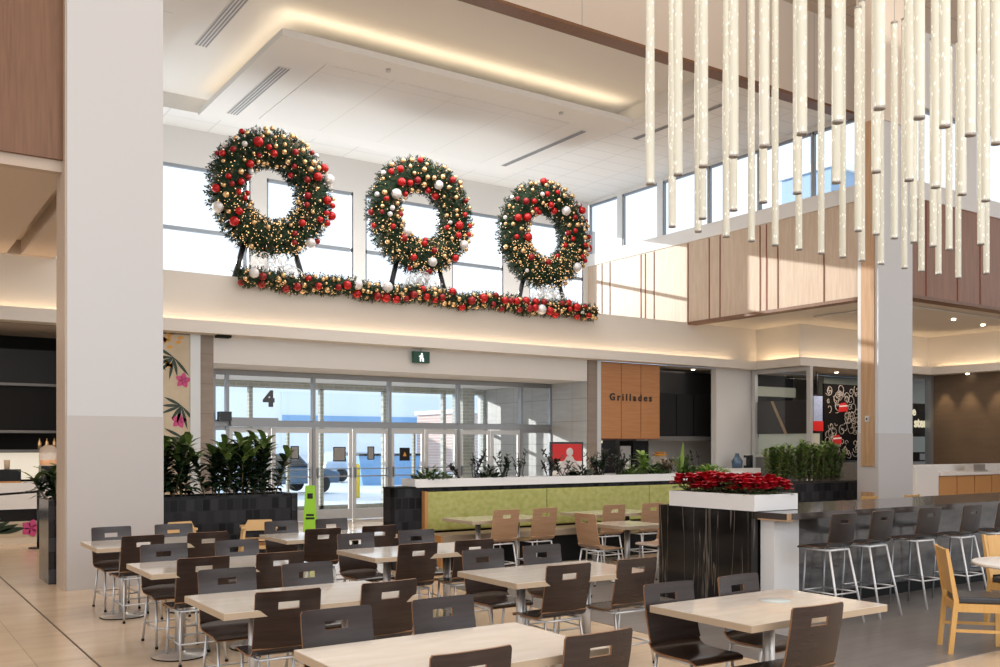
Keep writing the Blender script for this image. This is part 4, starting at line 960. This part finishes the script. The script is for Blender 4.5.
branchy((8.55, yp, zt), 6, 'tall thin dark plant near the middle doors', .62, 4, 'leafdark')
branchy((9.15, yp, zt), 7, 'dark arching twig plant before the sunlit stone wall', .5, 7)
branchy((9.45, yp, zt), 8, 'short dark plant right of the arching one', .3, 5, 'leafdark')
branchy((10.2, yp, zt), 9, 'wide dark bushy plant in front of the red poster', .45, 16, 'leafdark', -.1)
branchy((10.6, yp, zt), 10, 'dark bushy plant right of the red poster', .42, 10, 'leafdark', .2)
dracaena((11.15, yp, zt), .5, 91, 'bright green paddle leaf plant under the timber sign', 'leafbright', 3, .14, .26, .07, None, 'paddle_leaf_plant', 'leafbright')
branchy((11.7, yp, zt), 12, 'brownish low shrub left of the upright leaf', .28, 12, 'stem')
t = thing('upright_leaf_plant', 'single upright bright green leaf above the bench planter', 'plant', (12.05, yp, zt)); b = MB(); b.leaf((0, 0, 0), (.1, 0, 1), .58, .11, -.1, 0, 5); b.leaf((0, 0, 0), (-.5, 0, 1), .3, .08, .2, 0, 4); b.build('leaf_blade', 'leafbright', t)
branchy((12.2, yp + .1, zt), 13, 'olive shrub before the orange plates', .33, 16, 'leafyellow')
branchy((12.45, yp, zt), 14, 'thin tall twig near the right end of the bench planter', .6, 2)

for k, (x, m_, l) in enumerate(((10.9, 'leafyellow', 'olive low plant left of the paddle leaf plant'), (11.45, 'leaf', 'green low plant right of the paddle leaf plant'), (12.3, 'leafyellow', 'olive low plant under the black wall cabinets'), (8.0, 'leafdark', 'dark low tuft among the twig plants, left half'), (9.8, 'leafdark', 'dark low tuft among the twig plants before the poster'))):
    clump((x, yp, zt), 30 + k, l, m_, .26, .17, 120, .12, .045)
# ------------------------------------------------------------------ wreaths and garland
ball_mesh = {}
for k_ in ('red', 'redd', 'gold', 'silver'):
    b = MB(); b.ball((0, 0, 0), 1, 2); me = bpy.data.meshes.new('bauble'); b.bm.to_mesh(me); b.bm.free(); me.materials.append(M[k_]); ball_mesh[k_] = me
def bauble(parent, p, r, kind):
    o = bpy.data.objects.new('bauble', ball_mesh[kind]); C.objects.link(o); o.parent = parent; o.location = p; o.scale = (r, r, r); return o
def sprig(mb, p, d, L, r, mi=0):
    d = Vector(d).normalized(); u = d.orthogonal().normalized(); v = d.cross(u)
    for i in range(9):
        t = .1 + .9 * i / 9; a = i * 2.4; o = (u * math.cos(a) + v * math.sin(a)); q = Vector(p) + d * L * t; e = q + (d * .7 + o) * (L * .33)
        w = d.cross(o).normalized() * L * .09
        mb.bm.faces.new([mb.bm.verts.new(q - w), mb.bm.verts.new(q + w), mb.bm.verts.new(e)]).material_index = mi
def wreath(x, z, seed, label):
    r = random.Random(seed); t = thing('christmas_wreath', label, 'wreath', (x, 19.42, z), 0, 'three giant wreaths on the ledge')
    RM, RT = .96, .42; f = MB(); lt = MB()
    # core
    for i in range(40):
        a0, a1 = i * 6.2832 / 40, (i + 1) * 6.2832 / 40
        f.tube((RM * math.cos(a0), 0, RM * math.sin(a0)), (RM * math.cos(a1), 0, RM * math.sin(a1)), RT * .72, 10, cap=False)
    for i in range(2300):
        a = r.random() * 6.2832; ph = r.random() * 6.2832; rr = RT * .68
        n_ = Vector((math.cos(a) * math.cos(ph), math.sin(ph), math.sin(a) * math.cos(ph)))
        p = Vector((RM * math.cos(a), 0, RM * math.sin(a))) + n_ * rr
        d = n_ + Vector((r.uniform(-.7, .7), r.uniform(-.7, .7), r.uniform(-.7, .7)))
        sprig(f, p, d, r.uniform(.11, .19), r, 1 if r.random() < .14 else 0)
    f.build('fir_foliage', ['fir', 'firwarm'], t, fix=False)
    for i in range(620):
        low = r.random() < .55
        a = r.uniform(math.pi * 1.08, math.pi * 1.92) if low else r.random() * 6.2832
        ph = r.uniform(-2.9, -.2)
        n_ = Vector((math.cos(a) * math.cos(ph), math.sin(ph), math.sin(a) * math.cos(ph))); p = Vector((RM * math.cos(a), 0, RM * math.sin(a))) + n_ * (RT * r.uniform(.8, 1.08))
        lt.ball(p, r.uniform(.008, .014), 0)
    o = lt.build('fairy_lights', 'fairy', t); o['kind'] = 'stuff'
    used = []
    n_ = 0; tries = 0
    while n_ < 96 and tries < 4000:
        tries += 1
        a = r.random() * 6.2832
        if math.sin(a) < -.55 and r.random() < .8: continue
        ph = r.uniform(-2.8, -.35)
        nn = Vector((math.cos(a) * math.cos(ph), math.sin(ph), math.sin(a) * math.cos(ph)))
        kind = r.choice(['red', 'red', 'redd', 'gold', 'gold', 'gold', 'silver']); rad = {'red': r.uniform(.06, .11), 'redd': r.uniform(.055, .09), 'gold': r.uniform(.035, .068), 'silver': r.choice([.05, .06, .11, .12])}[kind]
        p = Vector((RM * math.cos(a), 0, RM * math.sin(a))) + nn * (RT * 1.0)
        if any((p - q).length < rad + s + .015 for q, s in used): continue
        used.append((p, rad)); bauble(t, p, rad, kind); n_ += 1
    for sx in (-1, 1):
        b = MB(); b.tube((sx * .50, .12, -.9), (sx * .78, .05, ZL - z + .005), .06, 6); b.build('leg', 'black', t)
    return t
WX = [(7.30, 7.08, 'giant leftmost Christmas wreath with red and gold baubles above the doors'), (10.90, 7.1, 'giant middle Christmas wreath of the three on the ledge'), (14.50, 7.1, 'giant rightmost Christmas wreath near the timber wall')]
def wirework(x, seed, label):
    w = MB(); rr = random.Random(seed)
    for i in range(56):
        a0 = rr.uniform(.1, 3.04); d = rr.uniform(.1, .62); cx, cz = d * math.cos(a0), .05 + d * .72 * math.sin(a0); R0 = rr.uniform(.05, .13); ph = rr.random() * 6; tl = rr.uniform(-.5, .5); st_ = rr.uniform(.5, .8)
        w.path([(cx + R0 * math.cos(ph + j * st_), tl * R0 * math.sin(ph + j * st_), cz + R0 * math.sin(ph + j * st_)) for j in range(9)], .010, 4)
    for i in range(14):
        a0 = rr.uniform(.2, 2.94); w.path([(0, 0, 0), (.3 * math.cos(a0), .05, .3 * math.sin(a0)), (.62 * math.cos(a0 + .1), -.03, .55 * math.sin(a0 + .1))], .008, 4)
    tag(w.build('wire_ornament', 'wire', loc=(x, 19.16, ZL)), label, 'ornament', 'curly white wire ornaments under the wreaths')
for i, (x, z, l) in enumerate(WX):
    wreath(x, z, 100 + i, l)
    wirework(x - .05, 200 + i, ('curly white wire ornament under the leftmost wreath', 'curly white wire ornament under the middle wreath', 'curly white wire ornament under the rightmost wreath')[i])
t = thing('christmas_garland', 'long fir garland with red, gold and silver baubles along the ledge edge', 'garland', (0, 18.9, 5.18))
r = random.Random(77); f = MB(); lt = MB(); gx0, gx1 = 6.45, 15.75
def gz(x): return .03 * math.sin(x * 3.1) + .02 * math.sin(x * 7.3)
n_ = 46
for i in range(n_): xa = gx0 + (gx1 - gx0) * i / n_; xb = gx0 + (gx1 - gx0) * (i + 1) / n_; f.tube((xa, 0, gz(xa)), (xb, 0, gz(xb)), .13, 8, cap=False)
for i in range(2600):
    x = r.uniform(gx0, gx1); ph = r.random() * 6.28; nn = Vector((0, math.cos(ph), math.sin(ph))); sprig(f, Vector((x, 0, gz(x))) + nn * .11, nn + Vector((r.uniform(-.8, .8), r.uniform(-.5, .5), r.uniform(-.8, .5))), r.uniform(.08, .16), r, 1 if r.random() < .14 else 0)
f.build('fir_foliage', ['fir', 'firwarm'], t, fix=False)
used = []; n_ = 0; tries = 0; extra = MB()
while n_ < 170 and tries < 9000:
    tries += 1
    x = r.uniform(gx0, gx1); ph = r.uniform(2.2, 4.4); kind = r.choice(['red', 'red', 'redd', 'redd', 'gold', 'gold', 'gold', 'silver']) if n_ < 100 else 'gold'
    rad = {'red': r.uniform(.07, .115), 'redd': r.uniform(.07, .105), 'gold': r.uniform(.045, .07), 'silver': r.choice([.11, .13, .05])}[kind]
    if n_ >= 100: rad = r.uniform(.025, .038)
    p = Vector((x, math.cos(ph) * .17, gz(x) + math.sin(ph) * .17))
    if any((p - q).length < (rad + s) * .9 for q, s in used): continue
    used.append((p, rad))
    if n_ < 100: bauble(t, p, rad, kind)
    else: extra.ball(p, rad, 1)
    n_ += 1
o = extra.build('small_gold_baubles', 'gold', t); o['kind'] = 'stuff'
for i in range(260):
    x = r.uniform(gx0, gx1); ph = r.uniform(2.0, 4.6); lt.ball((x, math.cos(ph) * .2, gz(x) + math.sin(ph) * .2), .009, 0)
o = lt.build('fairy_lights', 'fairy', t); o['kind'] = 'stuff'

# ------------------------------------------------------------------ pendants
P = []
for y in (7.41, 7.0, 6.65, 6.26, 5.89, 5.47, 5.1, 4.7): P.append((6.93, y))
for y in (8.7, 8.18, 7.69, 7.25, 6.78, 6.28, 5.81): P.append((8.51, y))
for x in (8.98, 9.5, 9.99, 10.47, 10.97, 11.46, 11.95, 12.41, 12.88, 13.48, 13.94, 14.41, 14.98): P.append((x, 8.71))
for x in (10.65, 11.03, 11.43, 11.87, 12.33, 12.72): P.append((x, 7.53))
for x in (9.06, 9.54, 10.05, 10.53): P.append((x, 5.8))
for x in (7.41, 7.79, 8.19, 8.62): P.append((x, 4.65))
P += [(12.75, 7.09), (14.98, 8.24)]
def make_pendant(L):
    t = thing('pendant_light', 'x', 'pendant light', (0, 0, 4.5), 0, 'crystal rod pendant lights hanging from the high ceiling')
    b = MB(); b.tube((0, 0, .015), (0, 0, L), .046, 12, cap=False); b.build('crystal_rod', 'rod', t)
    b = MB(); b.lathe([(.001, 0), (.047, 0), (.047, .02), (.001, .02)], 12); b.build('bottom_cap', 'rodcap', t)
    b = MB(); b.lathe([(.001, L), (.047, L), (.047, L + .03), (.001, L + .03)], 12); b.build('top_cap', 'rodcap', t)
    b = MB(); b.tube((0, 0, L + .03), (0, 0, 6.84), .004, 4); b.build('cord', 'cord', t)
    return t
protos = {}
F_, Rg = (.561, .828), (.828, -.561)
def sx(p): tt = p[0] * F_[0] + p[1] * F_[1]; return 500 + 952 * (p[0] * Rg[0] + p[1] * Rg[1]) / tt, 446 - 952 * 2.75 / tt
order = sorted(P, key=lambda p: sx(p)[0])
words = ['first', 'second', 'third', 'fourth', 'fifth', 'sixth', 'seventh', 'eighth', 'ninth', 'tenth', 'eleventh', 'twelfth', 'thirteenth', 'fourteenth', 'fifteenth', 'sixteenth', 'seventeenth', 'eighteenth', 'nineteenth', 'twentieth',
         'twenty-first', 'twenty-second', 'twenty-third', 'twenty-fourth', 'twenty-fifth', 'twenty-sixth', 'twenty-seventh', 'twenty-eighth', 'twenty-ninth', 'thirtieth', 'thirty-first', 'thirty-second', 'thirty-third', 'thirty-fourth', 'thirty-fifth', 'thirty-sixth', 'thirty-seventh', 'thirty-eighth', 'thirty-ninth', 'fortieth', 'forty-first', 'forty-second', 'forty-third', 'forty-fourth', 'forty-fifth']
for i, p in enumerate(order):
    dist = math.hypot(*p); size = 'thick near' if dist < 10.4 else ('medium' if dist < 12.3 else 'thin far')
    lab = '%s crystal rod pendant, %s counting from the left' % (size, words[i]) if 0 < i < len(order) - 1 else ('crystal rod pendant hanging alone at the far left of the cluster' if i == 0 else 'crystal rod pendant at the right picture edge')
    L = 2.85 if abs(p[1] - 7.53) < .01 else (3.85 if p[1] > 8 else 3.4)
    if L not in protos:
        protos[L] = make_pendant(L); protos[L].location = (p[0], p[1], 4.5); protos[L]['label'] = lab
    else: dup(protos[L], (p[0], p[1], 4.5), i * .7, lab)

# ------------------------------------------------------------------ light
w = bpy.data.worlds.new('sky'); bpy.context.scene.world = w; w.use_nodes = True; nt = w.node_tree
bg = nt.nodes['Background']; tc = nt.nodes.new('ShaderNodeTexCoord'); sp = nt.nodes.new('ShaderNodeSeparateXYZ'); rp = nt.nodes.new('ShaderNodeValToRGB')
nt.links.new(tc.outputs['Generated'], sp.inputs[0]); nt.links.new(sp.outputs['Z'], rp.inputs['Fac']); nt.links.new(rp.outputs['Color'], bg.inputs['Color'])
rp.color_ramp.elements[0].position = 0; rp.color_ramp.elements[0].color = (.95, .975, 1, 1); rp.color_ramp.elements[1].position = .7; rp.color_ramp.elements[1].color = (.72, .85, 1, 1)
bg.inputs['Strength'].default_value = 1.25
s = bpy.data.lights.new('sun', 'SUN'); s.energy = 5.2; s.angle = .009; s.color = (1, .93, .84)
so = bpy.data.objects.new('sun', s); C.objects.link(so); so.rotation_euler = Vector((-.5, 1, .27)).to_track_quat('Z', 'Y').to_euler()
def area(name, loc, rot, sx_, sy_, e, col=(1, .95, .88)):
    a = bpy.data.lights.new(name, 'AREA'); a.shape = 'RECTANGLE'; a.size = sx_; a.size_y = sy_; a.energy = e; a.color = col
    o = bpy.data.objects.new(name, a); C.objects.link(o); o.location = loc; o.rotation_euler = rot; return o
WARM = (1, .70, .40)
area('overhead_fill', (3, 3, 11.2), (0, 0, 0), 14, 12, 640, (1, .985, .97))  # added broad interior fill above the view, no fixture modelled there
area('high_ceiling_fill', (11, 7, 9.6), (R_(180), 0, 0), 14, 8, 420, (1, .95, .88))  # added upward fill to brighten the high ceiling and bulkhead
area('atrium_fill', (11, 17.5, 9.2), (0, 0, 0), 7, 4, 320, (1, .97, .93))  # added fill under the tray to lift the upper back wall
area('ledge_bounce_fill', (10.5, 21.8, 5.3), (R_(180), 0, 0), 15, 2.4, 210, (1, .975, .94))  # added out of sight on the ledge, stands in for sun bounce
area('rear_fill', (4, -7, 6.5), (R_(70), 0, 0), 16, 6, 500, (.95, .97, 1))  # added unseen fill behind the camera, no real opening there
area('cove_back', (4.0, 18.98, 4.12), (R_(160), 0, 0), 34, .05, 75, WARM)
area('cove_side', (21.85, 18.1, 4.12), (0, R_(200), 0), .05, 1.6, 6, WARM)
area('cove_shop', (25, 17.28, 4.12), (R_(160), 0, 0), 5.8, .05, 15, WARM)
area('cove_right', (28.1, 11.5, 4.12), (0, R_(200), 0), .05, 11, 30, WARM)
area('tray_cove_near', (10.8, 16.95, 9.52), (R_(180), 0, 0), 8.4, .12, 20, (1, .80, .55))
area('tray_cove_left', (6.7, 19.4, 9.52), (R_(180), 0, 0), .12, 5, 7, (1, .80, .55))
area('left_shop_light', (0, 18.2, 3.9), (0, 0, 0), 5, 1, 30, (1, .8, .6))
area('grill_light', (18, 20.3, 3.9), (0, 0, 0), 4, 1, 30, (1, .85, .7))
area('mural_shop_light', (24.5, 17.9, 3.9), (0, 0, 0), 4, 1, 40, (1, .85, .7))
area('left_aisle_light', (-3, 14, 4.9), (0, 0, 0), 5, 3, 60, (1, .82, .65))
area('right_aisle_light', (24, 14.5, 5.0), (0, 0, 0), 6, 2, 45, (1, .85, .7))
def spot(loc, tgt, e, ang=40, col=(1, .78, .5)):
    a = bpy.data.lights.new('spot', 'SPOT'); a.energy = e; a.spot_size = R_(ang); a.spot_blend = .8; a.color = col; a.shadow_soft_size = .04
    o = bpy.data.objects.new('spot', a); C.objects.link(o); o.location = loc; o.rotation_euler = (Vector(loc) - Vector(tgt)).to_track_quat('Z', 'Y').to_euler()
for y in (16.9, 16.1, 15.2, 14.1): spot((27.95, y, 3.93), (28.45, y, 1.8), 70, 50)
spot((2.2, 18.9, 3.9), (2.2, 19.4, 1.0), 40, 70); spot((23.9, 17.6, 3.9), (24.6, 18.4, 2.2), 60, 80)
sc = bpy.context.scene
sc.view_settings.view_transform = 'Standard'; sc.view_settings.look = 'None'; sc.view_settings.exposure = .17
sc.cycles.max_bounces = 6; sc.cycles.diffuse_bounces = 3; sc.cycles.glossy_bounces = 3; sc.cycles.transparent_max_bounces = 24; sc.cycles.transmission_bounces = 2
sc.cycles.use_denoising = True; sc.cycles.sample_clamp_indirect = 6; sc.cycles.caustics_reflective = False; sc.cycles.caustics_refractive = False
